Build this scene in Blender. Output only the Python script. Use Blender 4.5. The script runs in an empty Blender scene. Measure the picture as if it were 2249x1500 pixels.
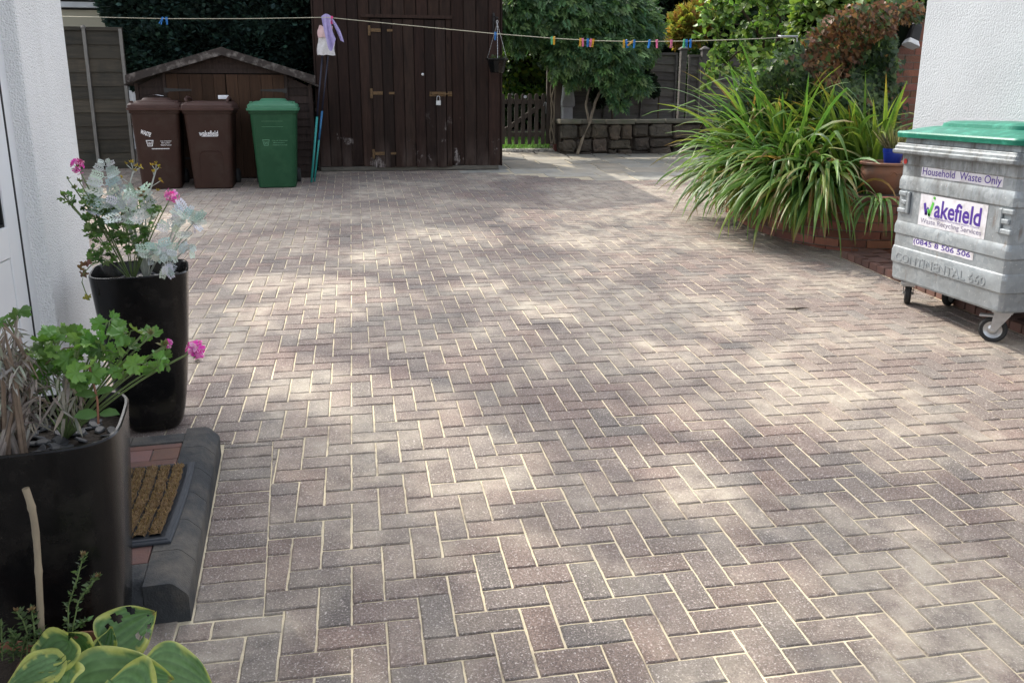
import bpy, math, random
import numpy as np
from mathutils import Vector, Matrix
random.seed(11)
rng = np.random.default_rng(11)
scn = bpy.context.scene
DENOISE = True
COL = scn.collection
R = math.radians

# ------------------------------------------------------------------ camera frame
F = 1843.5
CAM = np.array([-0.03503, -2.05227, 1.54567])
RC = np.array([[0.98345663, -0.18110978, 0.00350832],
               [0.04085628, 0.24064184, 0.96975372],
               [0.17647613, 0.95356738, -0.24406029]])
GA, GB = -0.0019048, 0.0507055

def gz(x, y):                      # the yard rises gently away from the house
    return GA * x + GB * min(max(y, -8.0), 14.0)

def at(px, py, Y):                 # world point on the vertical plane y = Y
    d = RC.T @ np.array([(px - 1124.5) / F, -(py - 675.0) / F, 1.0])
    p = CAM + d * (Y - CAM[1]) / d[1]
    return Vector(p)

def ppm(p):                        # pixels per metre at a point
    return F / float(RC[2] @ (np.array(p) - CAM))

def atX(px, py, X):
    d = RC.T @ np.array([(px - 1124.5) / F, -(py - 675.0) / F, 1.0])
    return Vector(CAM + d * (X - CAM[0]) / d[0])

# ------------------------------------------------------------------ object helpers
WM = {}

def tag(o, label=None, cat=None, group=None, kind=None):
    if label: o['label'] = label
    if cat: o['category'] = cat
    if group: o['group'] = group
    if kind: o['kind'] = kind
    return o

def thing(name, label, cat, loc=(0, 0, 0), rotz=0.0, group=None):
    o = bpy.data.objects.new(name, None)
    COL.objects.link(o)
    o.empty_display_size = 0.05
    o.location = loc
    o.rotation_euler = (0, 0, rotz)
    WM[o.name] = Matrix.Translation(Vector(loc)) @ Matrix.Rotation(rotz, 4, 'Z')
    return tag(o, label, cat, group)

def attach(o, parent, world):
    WM[o.name] = world
    if parent is not None:
        o.parent = parent
        o.matrix_parent_inverse = WM[parent.name].inverted()

class MB:
    """collects world-space geometry for one mesh object"""
    def __init__(self, T=None):
        self.v, self.f, self.m, self.c = [], [], [], []
        self.T = T
        self.col = (1, 1, 1)
    def add(self, vs, fs, mi=0, col=None):
        n = len(self.v)
        if self.T is not None:
            vs = [self.T @ Vector(p) for p in vs]
        self.v.extend([tuple(p) for p in vs])
        self.f.extend([tuple(i + n for i in q) for q in fs])
        self.m.extend([mi] * len(fs))
        self.c.extend([col or self.col] * len(vs))
        return self
    def box(self, x0, x1, y0, y1, z0, z1, mi=0, col=None):
        vs = [(x0, y0, z0), (x1, y0, z0), (x1, y1, z0), (x0, y1, z0), (x0, y0, z1), (x1, y0, z1), (x1, y1, z1), (x0, y1, z1)]
        return self.add(vs, [(0, 3, 2, 1), (4, 5, 6, 7), (0, 1, 5, 4), (1, 2, 6, 5), (2, 3, 7, 6), (3, 0, 4, 7)], mi, col)
    def bar(self, p, q, w, h, up=(0, 0, 1), mi=0, col=None):
        p, q = Vector(p), Vector(q)
        d = (q - p).normalized()
        s = d.cross(Vector(up))
        if s.length < 1e-4: s = d.cross(Vector((1, 0, 0)))
        s.normalize()
        u = s.cross(d)
        vs = []
        for e in (p, q):
            for a, b in ((-1, -1), (1, -1), (1, 1), (-1, 1)):
                vs.append(e + s * a * w / 2 + u * b * h / 2)
        return self.add(vs, [(0, 1, 2, 3), (7, 6, 5, 4), (0, 4, 5, 1), (1, 5, 6, 2), (2, 6, 7, 3), (3, 7, 4, 0)], mi, col)
    def tube(self, pts, r, n=8, mi=0, col=None, cap=True):
        pts = [Vector(p) for p in pts]
        rs = r if isinstance(r, (list, tuple)) else [r] * len(pts)
        vs, fs = [], []
        ref = Vector((0.31, 0.17, 0.93))
        for i, p in enumerate(pts):
            d = (pts[min(i + 1, len(pts) - 1)] - pts[max(i - 1, 0)])
            if d.length < 1e-9: d = Vector((0, 0, 1))
            d.normalize()
            s = d.cross(ref)
            if s.length < 0.1: s = d.cross(Vector((1, 0, 0)))
            s.normalize(); u = s.cross(d)
            for k in range(n):
                a = 2 * math.pi * k / n
                vs.append(p + (s * math.cos(a) + u * math.sin(a)) * rs[i])
        for i in range(len(pts) - 1):
            for k in range(n):
                a, b = i * n + k, i * n + (k + 1) % n
                fs.append((a, b, b + n, a + n))
        if cap:
            fs.append(tuple(range(n))[::-1])
            fs.append(tuple((len(pts) - 1) * n + k for k in range(n)))
        return self.add(vs, fs, mi, col)
    def loft(self, rings, mi=0, cap0=True, cap1=True, col=None):
        n = len(rings[0]); vs = []; fs = []
        for r in rings: vs.extend(r)
        for i in range(len(rings) - 1):
            for k in range(n):
                a, b = i * n + k, i * n + (k + 1) % n
                fs.append((a, b, b + n, a + n))
        if cap0: fs.append(tuple(range(n))[::-1])
        if cap1: fs.append(tuple((len(rings) - 1) * n + k for k in range(n)))
        return self.add(vs, fs, mi, col)
    def lathe(self, prof, c, n=24, mi=0, cap0=False, cap1=False, axis='z', col=None):
        rings = []
        for r, h in prof:
            ring = []
            for k in range(n):
                a = 2 * math.pi * k / n
                x, y = r * math.cos(a), r * math.sin(a)
                if axis == 'z': ring.append((c[0] + x, c[1] + y, c[2] + h))
                elif axis == 'x': ring.append((c[0] + h, c[1] + x, c[2] + y))
                else: ring.append((c[0] + y, c[1] + h, c[2] + x))
            rings.append(ring)
        return self.loft(rings, mi, cap0, cap1, col)
    def build(self, name, mats, parent=None, smooth=False, bevel=0.0, seg=2, auto=None):
        if not isinstance(mats, (list, tuple)): mats = [mats]
        V = np.array(self.v, float)
        lo, hi = V.min(0), V.max(0)
        c = Vector(((lo[0] + hi[0]) / 2, (lo[1] + hi[1]) / 2, lo[2]))
        me = bpy.data.meshes.new(name)
        me.from_pydata([tuple(p) for p in (V - np.array(c))], [], self.f)
        for m in mats: me.materials.append(m)
        me.polygons.foreach_set('material_index', self.m)
        at_ = me.color_attributes.new('Col', 'FLOAT_COLOR', 'POINT')
        cc = np.ones((len(V), 4)); cc[:, :3] = np.array(self.c)
        at_.data.foreach_set('color', cc.ravel())
        if smooth: me.polygons.foreach_set('use_smooth', [True] * len(self.f))
        me.update()
        o = bpy.data.objects.new(name, me)
        COL.objects.link(o)
        o.location = c
        attach(o, parent, Matrix.Translation(c))
        if bevel > 0:
            b = o.modifiers.new('bevel', 'BEVEL'); b.width = bevel; b.segments = seg; b.limit_method = 'ANGLE'; b.angle_limit = R(40)
            b.harden_normals = False
        if auto is not None:
            me.set_sharp_from_angle(angle=R(auto))
        return o

def copy_tree(o, parent=None):
    c = o.copy(); COL.objects.link(c)
    if parent is not None: c.parent = parent
    for ch in list(o.children): copy_tree(ch, c)
    return c

def rrect(cx, cy, hx, hy, r, z, n=5, rot=0.0):
    pts = []
    for q, (sx, sy) in enumerate(((1, 1), (-1, 1), (-1, -1), (1, -1))):
        for k in range(n):
            a = math.pi / 2 * (q + k / (n - 1))
            x = sx * (hx - r) + r * math.cos(a); y = sy * (hy - r) + r * math.sin(a)
            pts.append((cx + x * math.cos(rot) - y * math.sin(rot), cy + x * math.sin(rot) + y * math.cos(rot), z))
    return pts

def superq(cx, cy, h, z, e=3.2, n=40, rot=0.0):
    pts = []
    for k in range(n):
        a = 2 * math.pi * k / n
        ca, sa = math.cos(a), math.sin(a)
        x = h * math.copysign(abs(ca) ** (2 / e), ca); y = h * math.copysign(abs(sa) ** (2 / e), sa)
        pts.append((cx + x * math.cos(rot) - y * math.sin(rot), cy + x * math.sin(rot) + y * math.cos(rot), z))
    return pts

# ------------------------------------------------------------------ materials
def new_mat(name):
    m = bpy.data.materials.new(name); m.use_nodes = True
    nt = m.node_tree; nt.nodes.clear()
    out = nt.nodes.new('ShaderNodeOutputMaterial')
    b = nt.nodes.new('ShaderNodeBsdfPrincipled')
    nt.links.new(b.outputs[0], out.inputs[0])
    return m, nt, b, out

class N:
    """small node helper"""
    def __init__(self, nt): self.nt = nt
    def node(self, t, **kw):
        n = self.nt.nodes.new(t)
        for k, v in kw.items(): setattr(n, k, v)
        return n
    def set(self, sock, v):
        if hasattr(v, 'links') or isinstance(v, bpy.types.NodeSocket): self.nt.links.new(v, sock)
        elif isinstance(v, (tuple, list)) and len(v) == 3 and sock.type == 'RGBA': sock.default_value = (*v, 1)
        else: sock.default_value = v
    def coord(self, kind='Object', scale=(1, 1, 1)):
        t = self.node('ShaderNodeTexCoord'); mp = self.node('ShaderNodeMapping')
        mp.inputs['Scale'].default_value = scale
        self.nt.links.new(t.outputs[kind], mp.inputs[0]); return mp.outputs[0]
    def geo(self, scale=(1, 1, 1)):
        t = self.node('ShaderNodeNewGeometry'); mp = self.node('ShaderNodeMapping')
        mp.inputs['Scale'].default_value = scale
        self.nt.links.new(t.outputs['Position'], mp.inputs[0]); return mp.outputs[0]
    def noise(self, vec, scale, detail=4, rough=0.55, dist=0.0):
        n = self.node('ShaderNodeTexNoise'); self.nt.links.new(vec, n.inputs['Vector'])
        n.inputs['Scale'].default_value = scale; n.inputs['Detail'].default_value = detail
        n.inputs['Roughness'].default_value = rough; n.inputs['Distortion'].default_value = dist
        return n.outputs['Fac']
    def voro(self, vec, scale, out='Distance', feature='F1'):
        n = self.node('ShaderNodeTexVoronoi', feature=feature); self.nt.links.new(vec, n.inputs['Vector'])
        n.inputs['Scale'].default_value = scale
        return n.outputs[out]
    def ramp(self, fac, stops):
        n = self.node('ShaderNodeValToRGB'); self.nt.links.new(fac, n.inputs[0])
        e = n.color_ramp.elements
        while len(e) < len(stops): e.new(0.5)
        for el, (p, c) in zip(e, stops):
            el.position = p; el.color = (c, c, c, 1) if isinstance(c, (int, float)) else (*c, 1)
        return n.outputs[0]
    def step(self, fac, a, b):
        n = self.node('ShaderNodeMapRange'); n.clamp = True
        self.set(n.inputs['Value'], fac); n.inputs['From Min'].default_value = a; n.inputs['From Max'].default_value = b
        return n.outputs[0]
    def mix(self, fac, a, b, mode='MIX'):
        n = self.node('ShaderNodeMix', data_type='RGBA', blend_type=mode)
        self.set(n.inputs[0], fac); self.set(n.inputs[6], a); self.set(n.inputs[7], b)
        return n.outputs[2]
    def math(self, op, a, b=0.0):
        n = self.node('ShaderNodeMath', operation=op)
        self.set(n.inputs[0], a); self.set(n.inputs[1], b); return n.outputs[0]
    def attr(self, name='Col'):
        n = self.node('ShaderNodeAttribute'); n.attribute_name = name; return n.outputs['Color']
    def sep(self, v):
        n = self.node('ShaderNodeSeparateXYZ'); self.nt.links.new(v, n.inputs[0]); return n.outputs
    def bump(self, h, strength=0.4, dist=0.01, normal=None):
        n = self.node('ShaderNodeBump'); n.inputs['Strength'].default_value = strength; n.inputs['Distance'].default_value = dist
        self.nt.links.new(h, n.inputs['Height'])
        if normal is not None: self.nt.links.new(normal, n.inputs['Normal'])
        return n.outputs[0]

def M(name, c1, c2=None, scale=6.0, rough=0.7, bump=0.0, bscale=None, bdist=0.01, stretch=(1, 1, 1), metallic=0.0, spec=0.35, detail=5, vcol=True, dirt=None, dscale=3.0, lo=0.3, hi=0.7):
    m, nt, b, out = new_mat(name); n = N(nt)
    v = n.coord('Object', stretch)
    c2 = c2 or tuple(x * 0.7 for x in c1)
    f = n.step(n.noise(v, scale, detail), lo, hi)
    col = n.mix(f, c1, c2)
    if dirt:
        d = n.step(n.noise(n.coord('Object'), dscale, 6, 0.65), 0.5, 0.72)
        col = n.mix(d, col, dirt)
    if vcol: col = n.mix(1.0, col, n.attr(), 'MULTIPLY')
    n.set(b.inputs['Base Color'], col)
    b.inputs['Roughness'].default_value = rough
    b.inputs['Metallic'].default_value = metallic
    b.inputs['Specular IOR Level'].default_value = spec
    if bump > 0:
        n.set(b.inputs['Normal'], n.bump(n.noise(v, bscale or scale * 4, 4), bump, bdist))
    return m

def leaf_mat(name, transl=0.35, rough=0.45, spec=0.4):
    m, nt, b, out = new_mat(name); n = N(nt)
    v = n.geo()
    f = n.step(n.noise(v, 35, 3), 0.3, 0.7)
    c = n.mix(f, n.attr(), n.mix(1.0, n.attr(), (0.72, 0.78, 0.7), 'MULTIPLY'))
    n.set(b.inputs['Base Color'], c)
    b.inputs['Roughness'].default_value = rough
    b.inputs['Specular IOR Level'].default_value = spec
    t = n.node('ShaderNodeBsdfTranslucent')
    n.set(t.inputs[0], n.mix(1.0, c, (1.2, 1.25, 0.7), 'MULTIPLY'))
    mx = n.node('ShaderNodeMixShader'); mx.inputs[0].default_value = transl
    nt.links.new(b.outputs[0], mx.inputs[1]); nt.links.new(t.outputs[0], mx.inputs[2])
    nt.links.new(mx.outputs[0], out.inputs[0])
    return m

def paver_mat():
    m, nt, b, out = new_mat('concrete_block'); n = N(nt)
    v = n.geo()
    a = n.attr()
    s = n.node('ShaderNodeSeparateColor'); nt.links.new(a, s.inputs[0])
    base = n.ramp(s.outputs[0], [(0.0, (0.190, 0.172, 0.162)), (0.2, (0.220, 0.186, 0.170)), (0.6, (0.229, 0.185, 0.167)), (0.9, (0.245, 0.184, 0.163)), (1.0, (0.215, 0.195, 0.180))])
    base = n.mix(1.0, base, n.ramp(s.outputs[1], [(0, 0.91), (1, 1.09)]), 'MULTIPLY')
    mot = n.noise(v, 9, 5, 0.6)
    base = n.mix(n.step(mot, 0.35, 0.75), base, n.mix(1.0, base, (0.76, 0.75, 0.74), 'MULTIPLY'))
    fine = n.noise(v, 150, 3, 0.75)
    base = n.mix(n.step(fine, 0.42, 0.7), n.mix(1.0, base, (0.62, 0.61, 0.60), 'MULTIPLY'), n.mix(1.0, base, (1.34, 1.31, 1.28), 'MULTIPLY'))
    g1 = n.noise(v, 165, 2, 0.5, 0.3); g2 = n.noise(v, 92, 2, 0.5, 0.2); tone = n.noise(v, 55, 1)
    chip = n.math('MAXIMUM', n.step(g1, 0.60, 0.67), n.math('MULTIPLY', n.step(g2, 0.665, 0.70), 1.0))
    base = n.mix(n.math('MULTIPLY', chip, 0.7), base, n.mix(tone, (0.36, 0.32, 0.30), (0.66, 0.60, 0.56)))
    pit = n.step(n.noise(v, 140, 2), 0.36, 0.29)
    base = n.mix(n.math('MULTIPLY', pit, 0.7), base, (0.075, 0.065, 0.06))
    stain = n.step(n.noise(v, 1.7, 5, 0.65, 0.5), 0.52, 0.72)
    base = n.mix(n.math('MULTIPLY', stain, 0.26), base, (0.10, 0.088, 0.082))
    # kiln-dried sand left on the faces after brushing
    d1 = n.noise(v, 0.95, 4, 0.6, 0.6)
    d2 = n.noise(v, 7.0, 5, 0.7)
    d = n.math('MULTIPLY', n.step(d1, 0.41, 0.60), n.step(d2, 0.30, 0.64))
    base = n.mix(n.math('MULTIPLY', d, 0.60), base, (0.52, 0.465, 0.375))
    n.set(b.inputs['Base Color'], base)
    b.inputs['Roughness'].default_value = 0.85
    b.inputs['Specular IOR Level'].default_value = 0.3
    n.set(b.inputs['Normal'], n.bump(n.noise(v, 210, 4, 0.7), 0.55, 0.004))
    return m

def sand_mat():
    m, nt, b, out = new_mat('jointing_sand'); n = N(nt)
    v = n.geo()
    c = n.mix(n.step(n.noise(v, 1.3, 4), 0.35, 0.65), (0.57, 0.49, 0.34), (0.75, 0.655, 0.465))
    c = n.mix(n.step(n.noise(v, 400, 2), 0.4, 0.65), c, n.mix(1.0, c, (0.75, 0.75, 0.75), 'MULTIPLY'))
    c = n.mix(n.math('MULTIPLY', n.step(n.noise(v, 4.2, 5, 0.65), 0.53, 0.66), 0.62), c, (0.17, 0.14, 0.115))
    # joints away from the freshly filled middle of the yard are darker
    p = n.sep(n.geo())
    far = n.step(p[1], 4.5, 9.0)
    c = n.mix(n.math('MULTIPLY', far, 0.35), c, (0.24, 0.20, 0.17))
    n.set(b.inputs['Base Color'], c); b.inputs['Roughness'].default_value = 0.95
    return m

def shed_mat(name, c1, c2, worn=True, z0=0.55, z1=1.35):
    m, nt, b, out = new_mat(name); n = N(nt)
    v = n.geo((9, 9, 0.9))
    g = n.noise(v, 3.5, 7, 0.65, 0.4)
    col = n.mix(n.step(g, 0.3, 0.7), c1, c2)
    col = n.mix(1.0, col, n.attr(), 'MULTIPLY')
    kn = n.voro(n.geo((6, 6, 1.6)), 1.0)
    col = n.mix(n.step(kn, 0.12, 0.05), col, tuple(x * 0.4 for x in c1))
    if worn:
        p = n.sep(n.geo())
        zz = n.math('MULTIPLY', n.step(p[2], z1, z1 - 0.35), 1.0)
        w = n.noise(n.geo((4.5, 4.5, 3.2)), 1.0, 6, 0.68, 0.3)
        w2 = n.noise(n.geo((40, 40, 6)), 1.0, 4, 0.7)
        k = n.math('MULTIPLY', n.math('MULTIPLY', n.step(w, 0.60, 0.66), n.step(w2, 0.40, 0.56)), zz)
        col = n.mix(n.math('MULTIPLY', k, 0.8), col, (0.30, 0.27, 0.26))
        low = n.math('MULTIPLY', n.step(p[2], 1.0, 0.6), n.step(n.noise(n.geo((7, 7, 2)), 1.0, 5), 0.45, 0.7))
        col = n.mix(n.math('MULTIPLY', low, 0.5), col, (0.11, 0.085, 0.075))
    n.set(b.inputs['Base Color'], col)
    b.inputs['Roughness'].default_value = 0.62
    b.inputs['Specular IOR Level'].default_value = 0.10
    n.set(b.inputs['Normal'], n.bump(g, 0.5, 0.006))
    return m

def render_mat(name, c, scale=90, strength=0.9, dist=0.012):
    m, nt, b, out = new_mat(name); n = N(nt)
    v = n.geo()
    h = n.noise(v, scale, 3, 0.6)
    h2 = n.voro(v, scale * 1.2)
    hh = n.math('ADD', h, n.math('MULTIPLY', h2, -0.5))
    cc = n.mix(n.step(n.noise(v, 1.7, 5, 0.6), 0.35, 0.7), c, tuple(x * 0.9 for x in c))
    cc = n.mix(n.step(n.noise(v, scale * 1.1, 2), 0.68, 0.8), cc, tuple(x * 0.62 for x in c))
    p = n.sep(v)
    streak = n.math('MULTIPLY', n.step(n.noise(n.geo((5, 5, .5)), 1.0, 6, .7), .52, .75), .16)
    cc = n.mix(streak, cc, (.42, .40, .37))
    base = n.math('MULTIPLY', n.step(p[2], .55, .12), n.step(n.noise(v, 6, 5, .7), .35, .7))
    cc = n.mix(n.math('MULTIPLY', base, .55), cc, (.30, .27, .23))
    n.set(b.inputs['Base Color'], cc); b.inputs['Roughness'].default_value = 0.92
    b.inputs['Specular IOR Level'].default_value = 0.2
    n.set(b.inputs['Normal'], n.bump(hh, strength, dist))
    return m

def galv_mat():
    m, nt, b, out = new_mat('galvanised_steel'); n = N(nt)
    v = n.geo()
    sp = n.node('ShaderNodeTexVoronoi'); nt.links.new(v, sp.inputs['Vector']); sp.inputs['Scale'].default_value = 34
    s = n.node('ShaderNodeSeparateColor'); nt.links.new(sp.outputs['Color'], s.inputs[0])
    c = n.mix(s.outputs[0], (0.245, 0.275, 0.295), (0.36, 0.39, 0.41))
    c = n.mix(n.step(n.noise(v, 5, 5, 0.6), 0.4, 0.7), c, (0.27, 0.29, 0.30))
    c = n.mix(n.math('MULTIPLY', n.step(n.noise(n.geo((60, 60, 60)), 1, 2), 0.68, 0.74), 0.6), c, (0.62, 0.63, 0.64))
    st = n.noise(n.geo((9, 9, 1.6)), 1.0, 6, 0.7)
    p = n.sep(v)
    top = n.math('ADD', n.step(p[2], 0.72, 1.2), 0.12)
    grime = n.math('MULTIPLY', n.step(st, 0.46, 0.68), top)
    c = n.mix(n.math('MULTIPLY', grime, 0.85), c, (0.085, 0.075, 0.066))
    rs = n.math('MULTIPLY', n.step(n.noise(n.geo((14, 14, 3)), 1.0, 6, 0.7), 0.60, 0.70), 0.55)
    c = n.mix(rs, c, (0.17, 0.105, 0.065))
    c = n.mix(1.0, c, n.attr(), 'MULTIPLY')
    n.set(b.inputs['Base Color'], c)
    b.inputs['Metallic'].default_value = 0.45
    n.set(b.inputs['Roughness'], n.ramp(s.outputs[1], [(0, 0.42), (1, 0.62)]))
    n.set(b.inputs['Normal'], n.bump(n.noise(v, 7, 4), 0.28, 0.02))
    return m

MT = {}
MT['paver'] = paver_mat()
MT['sand'] = sand_mat()
MT['flag'] = M('york_stone', (0.34, 0.32, 0.28), (0.22, 0.21, 0.19), 4, 0.85, 0.6, 30, 0.01, dirt=(0.33, 0.29, 0.22))
MT['soil'] = M('bare_soil', (0.05, 0.038, 0.028), (0.03, 0.023, 0.018), 12, 0.95, 0.8, 40, 0.02)
MT['white_render'] = render_mat('white_roughcast', (0.88, 0.88, 0.87), 120, 0.85, 0.010)
MT['white_render2'] = render_mat('white_textured_render', (0.43, 0.45, 0.475), 62, 0.5, 0.010)
MT['upvc'] = M('white_plastic', (0.80, 0.81, 0.82), (0.77, 0.78, 0.80), 2, 0.28, spec=0.5)
MT['gasket'] = M('black_gasket', (0.012, 0.012, 0.013), None, 5, 0.6)
MT['glass'] = M('dark_glass', (0.03, 0.035, 0.04), None, 2, 0.05, spec=0.8)
MT['kerb'] = M('charcoal_block', (0.046, 0.049, 0.052), (0.030, 0.032, 0.035), 25, 0.85, 0.6, 160, 0.005, dirt=(0.13, 0.115, 0.095), dscale=3.0)
MT['redblock'] = M('red_block', (0.17, 0.085, 0.065), (0.13, 0.08, 0.07), 14, 0.85, 0.4, 150, 0.004)
MT['rubber'] = M('grey_rubber', (0.042, 0.048, 0.056), (0.03, 0.034, 0.042), 20, 0.7)
MT['tyre'] = M('black_rubber', (0.018, 0.018, 0.019), (0.03, 0.03, 0.03), 20, 0.7)
MT['coir'] = M('coir_fibre', (0.25, 0.16, 0.075), (0.13, 0.08, 0.04), 90, 0.95, 1.0, 220, 0.012)
MT['pot_black'] = M('black_glazed_resin', (0.0035, 0.0035, 0.004), (0.006, 0.006, 0.006), 9, 0.20, 0.03, 30, spec=0.30, dirt=(0.020, 0.018, 0.016), dscale=7)
MT['slate'] = M('slate_chip', (0.035, 0.037, 0.04), (0.06, 0.06, 0.065), 30, 0.5)
MT['terracotta'] = M('terracotta', (0.26, 0.115, 0.065), (0.17, 0.095, 0.07), 6, 0.8, 0.25, 60, 0.004, dirt=(0.15, 0.12, 0.10), dscale=5)
MT['blue_plastic'] = M('blue_plastic', (0.012, 0.035, 0.27), (0.012, 0.03, 0.24), 6, 0.35)
MT['bin_brown'] = M('brown_bin_plastic', (0.035, 0.0168, 0.0125), (0.028, 0.0135, 0.010), 5, 0.55, 0.06, 140, 0.003, spec=0.15, dirt=(0.042, 0.026, 0.02), dscale=4)
MT['bin_brown_lid'] = M('brown_lid_plastic', (0.056, 0.028, 0.023), (0.044, 0.022, 0.018), 5, 0.55, 0.06, 140, 0.003, spec=0.25)
MT['bin_green'] = M('green_bin_plastic', (0.014, 0.060, 0.027), (0.011, 0.049, 0.022), 5, 0.5, 0.06, 140, 0.003, spec=0.15, dirt=(0.022, 0.075, 0.036), dscale=4)
MT['bin_green_lid'] = M('green_lid_plastic', (0.042, 0.165, 0.092), (0.035, 0.14, 0.078), 5, 0.45, 0.06, 140, 0.003)
MT['print_white'] = M('white_print', (0.72, 0.72, 0.74), (0.6, 0.6, 0.62), 30, 0.6)
MT['print_faint'] = M('faint_print', (0.10, 0.24, 0.15), (0.07, 0.18, 0.10), 30, 0.6)
MT['paper'] = M('white_paper', (0.75, 0.76, 0.80), None, 8, 0.8)
MT['shed'] = shed_mat('dark_stained_board', (0.031, 0.0185, 0.0145), (0.0135, 0.0088, 0.0075))
MT['shed2'] = shed_mat('dark_weatherboard', (0.040, 0.027, 0.023), (0.021, 0.015, 0.0135), False)
MT['ply'] = shed_mat('brown_door_boards', (0.056, 0.031, 0.019), (0.031, 0.018, 0.012), False)
MT['barge'] = M('weathered_bargeboard', (0.042, 0.032, 0.028), (0.022, 0.017, 0.015), 5, 0.8, 0.4, 40, 0.006, stretch=(1, 4, 6), dirt=(0.20, 0.18, 0.165), dscale=11)
MT['beam'] = M('grey_sleeper', (0.13, 0.12, 0.10), (0.075, 0.07, 0.06), 5, 0.85, 0.5, 30, stretch=(1, 6, 6))
MT['fence_dark'] = M('weathered_lap_board', (0.058, 0.049, 0.037), (0.032, 0.029, 0.022), 4, 0.85, 0.5, 26, 0.006, stretch=(0.5, 5, 7), dirt=(0.02, 0.021, 0.017), dscale=2.2)
MT['fence_grey'] = M('grey_lap_board', (0.125, 0.112, 0.106), (0.075, 0.067, 0.063), 4, 0.85, 0.5, 26, 0.006, stretch=(0.5, 5, 7), dirt=(0.075, 0.07, 0.065), dscale=2.2)
MT['post'] = M('weathered_post', (0.20, 0.19, 0.175), (0.12, 0.115, 0.105), 6, 0.85, 0.4, 30, stretch=(5, 5, 1))
MT['gate'] = M('brown_gate_paint', (0.075, 0.058, 0.045), (0.05, 0.04, 0.033), 5, 0.8, 0.3, 30, stretch=(5, 5, 1))
MT['stone'] = M('rubble_sandstone', (0.105, 0.088, 0.07), (0.055, 0.048, 0.040), 5, 0.9, 1.0, 18, 0.03, dirt=(0.035, 0.033, 0.028), dscale=4)
MT['coping'] = M('coping_stone', (0.15, 0.138, 0.115), (0.085, 0.083, 0.068), 4, 0.9, 0.7, 22, 0.012, dirt=(0.10, 0.11, 0.075), dscale=3)
MT['brick'] = M('red_brick', (0.24, 0.10, 0.068), (0.17, 0.078, 0.058), 8, 0.85, 0.6, 70, 0.006, dirt=(0.09, 0.06, 0.05), dscale=6)
MT['mortar'] = M('mortar', (0.20, 0.175, 0.15), (0.14, 0.125, 0.11), 20, 0.95)
MT['brass'] = M('brassy_steel', (0.15, 0.088, 0.034), (0.065, 0.04, 0.021), 40, 0.5, metallic=0.3)
MT['black_iron'] = M('black_iron', (0.012, 0.012, 0.013), (0.022, 0.02, 0.02), 20, 0.5)
MT['steel'] = M('steel', (0.50, 0.51, 0.52), (0.40, 0.41, 0.42), 30, 0.35, metallic=0.7)
MT['galv'] = galv_mat()
MT['lid_green'] = M('green_container_lid', (0.008, 0.155, 0.10), (0.007, 0.13, 0.085), 4, 0.42, 0.05, 60, 0.003, dirt=(0.05, 0.30, 0.21), dscale=14)
MT['sticker'] = M('sticker_white', (0.66, 0.65, 0.69), (0.56, 0.55, 0.58), 9, 0.55, dirt=(0.40, 0.38, 0.38), dscale=12)
MT['purple'] = M('purple_print', (0.075, 0.028, 0.27), (0.06, 0.025, 0.22), 20, 0.5)
MT['lgreen'] = M('green_print', (0.11, 0.48, 0.06), None, 20, 0.5)
MT['greyprint'] = M('grey_print', (0.22, 0.20, 0.30), None, 20, 0.5)
MT['red'] = M('red_sticker', (0.55, 0.04, 0.035), None, 20, 0.5)
MT['rust'] = M('rusty_shoe', (0.16, 0.05, 0.035), (0.10, 0.035, 0.03), 20, 0.8)
MT['bark'] = M('brown_bark', (0.085, 0.06, 0.042), (0.045, 0.033, 0.026), 9, 0.95, 0.9, 40, 0.01, stretch=(3, 3, 0.6))
MT['vine'] = M('pale_vine_stem', (0.24, 0.20, 0.145), (0.14, 0.115, 0.085), 12, 0.9)
MT['cane'] = M('bamboo', (0.33, 0.27, 0.185), (0.25, 0.20, 0.14), 12, 0.6, 0.15, 60, 0.003, stretch=(6, 6, 1))
MT['dead'] = M('dead_stem', (0.36, 0.31, 0.27), (0.22, 0.18, 0.155), 30, 0.9)
MT['stem'] = M('green_stem', (0.16, 0.22, 0.08), (0.12, 0.17, 0.06), 20, 0.6)
MT['leaf'] = leaf_mat('leaf', 0.35)
MT['leaf_dull'] = leaf_mat('conifer_foliage', 0.12, 0.7, 0.2)
MT['felt'] = leaf_mat('silver_felt', 0.03, 0.9, 0.1)
MT['petal'] = leaf_mat('petal', 0.35, 0.6, 0.2)
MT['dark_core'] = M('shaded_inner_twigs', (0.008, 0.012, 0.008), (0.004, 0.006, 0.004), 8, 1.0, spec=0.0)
MT['cream'] = M('cream_wall', (0.46, 0.43, 0.33), (0.42, 0.39, 0.30), 2, 0.8)
MT['trim'] = M('white_trim', (0.62, 0.64, 0.67), None, 4, 0.5)
MT['turq'] = M('turquoise_tube', (0.03, 0.27, 0.25), (0.025, 0.22, 0.21), 8, 0.4)
MT['bluetube'] = M('blue_tube', (0.03, 0.17, 0.30), (0.02, 0.08, 0.25), 8, 0.4)
MT['navy'] = M('dark_handle', (0.014, 0.016, 0.035), None, 8, 0.4)
MT['mop'] = M('mop_cloth', (0.62, 0.60, 0.62), (0.50, 0.48, 0.47), 40, 0.95, 0.6, 120, 0.01)
MT['mop_pink'] = M('pink_mop_cloth', (0.62, 0.44, 0.44), (0.52, 0.36, 0.36), 40, 0.95, 0.4, 120)
MT['lilac'] = M('lilac_cloth', (0.40, 0.35, 0.60), (0.30, 0.26, 0.48), 25, 0.95, 0.5, 90)
MT['line'] = M('washing_line', (0.42, 0.40, 0.30), (0.36, 0.34, 0.26), 30, 0.6)
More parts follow.
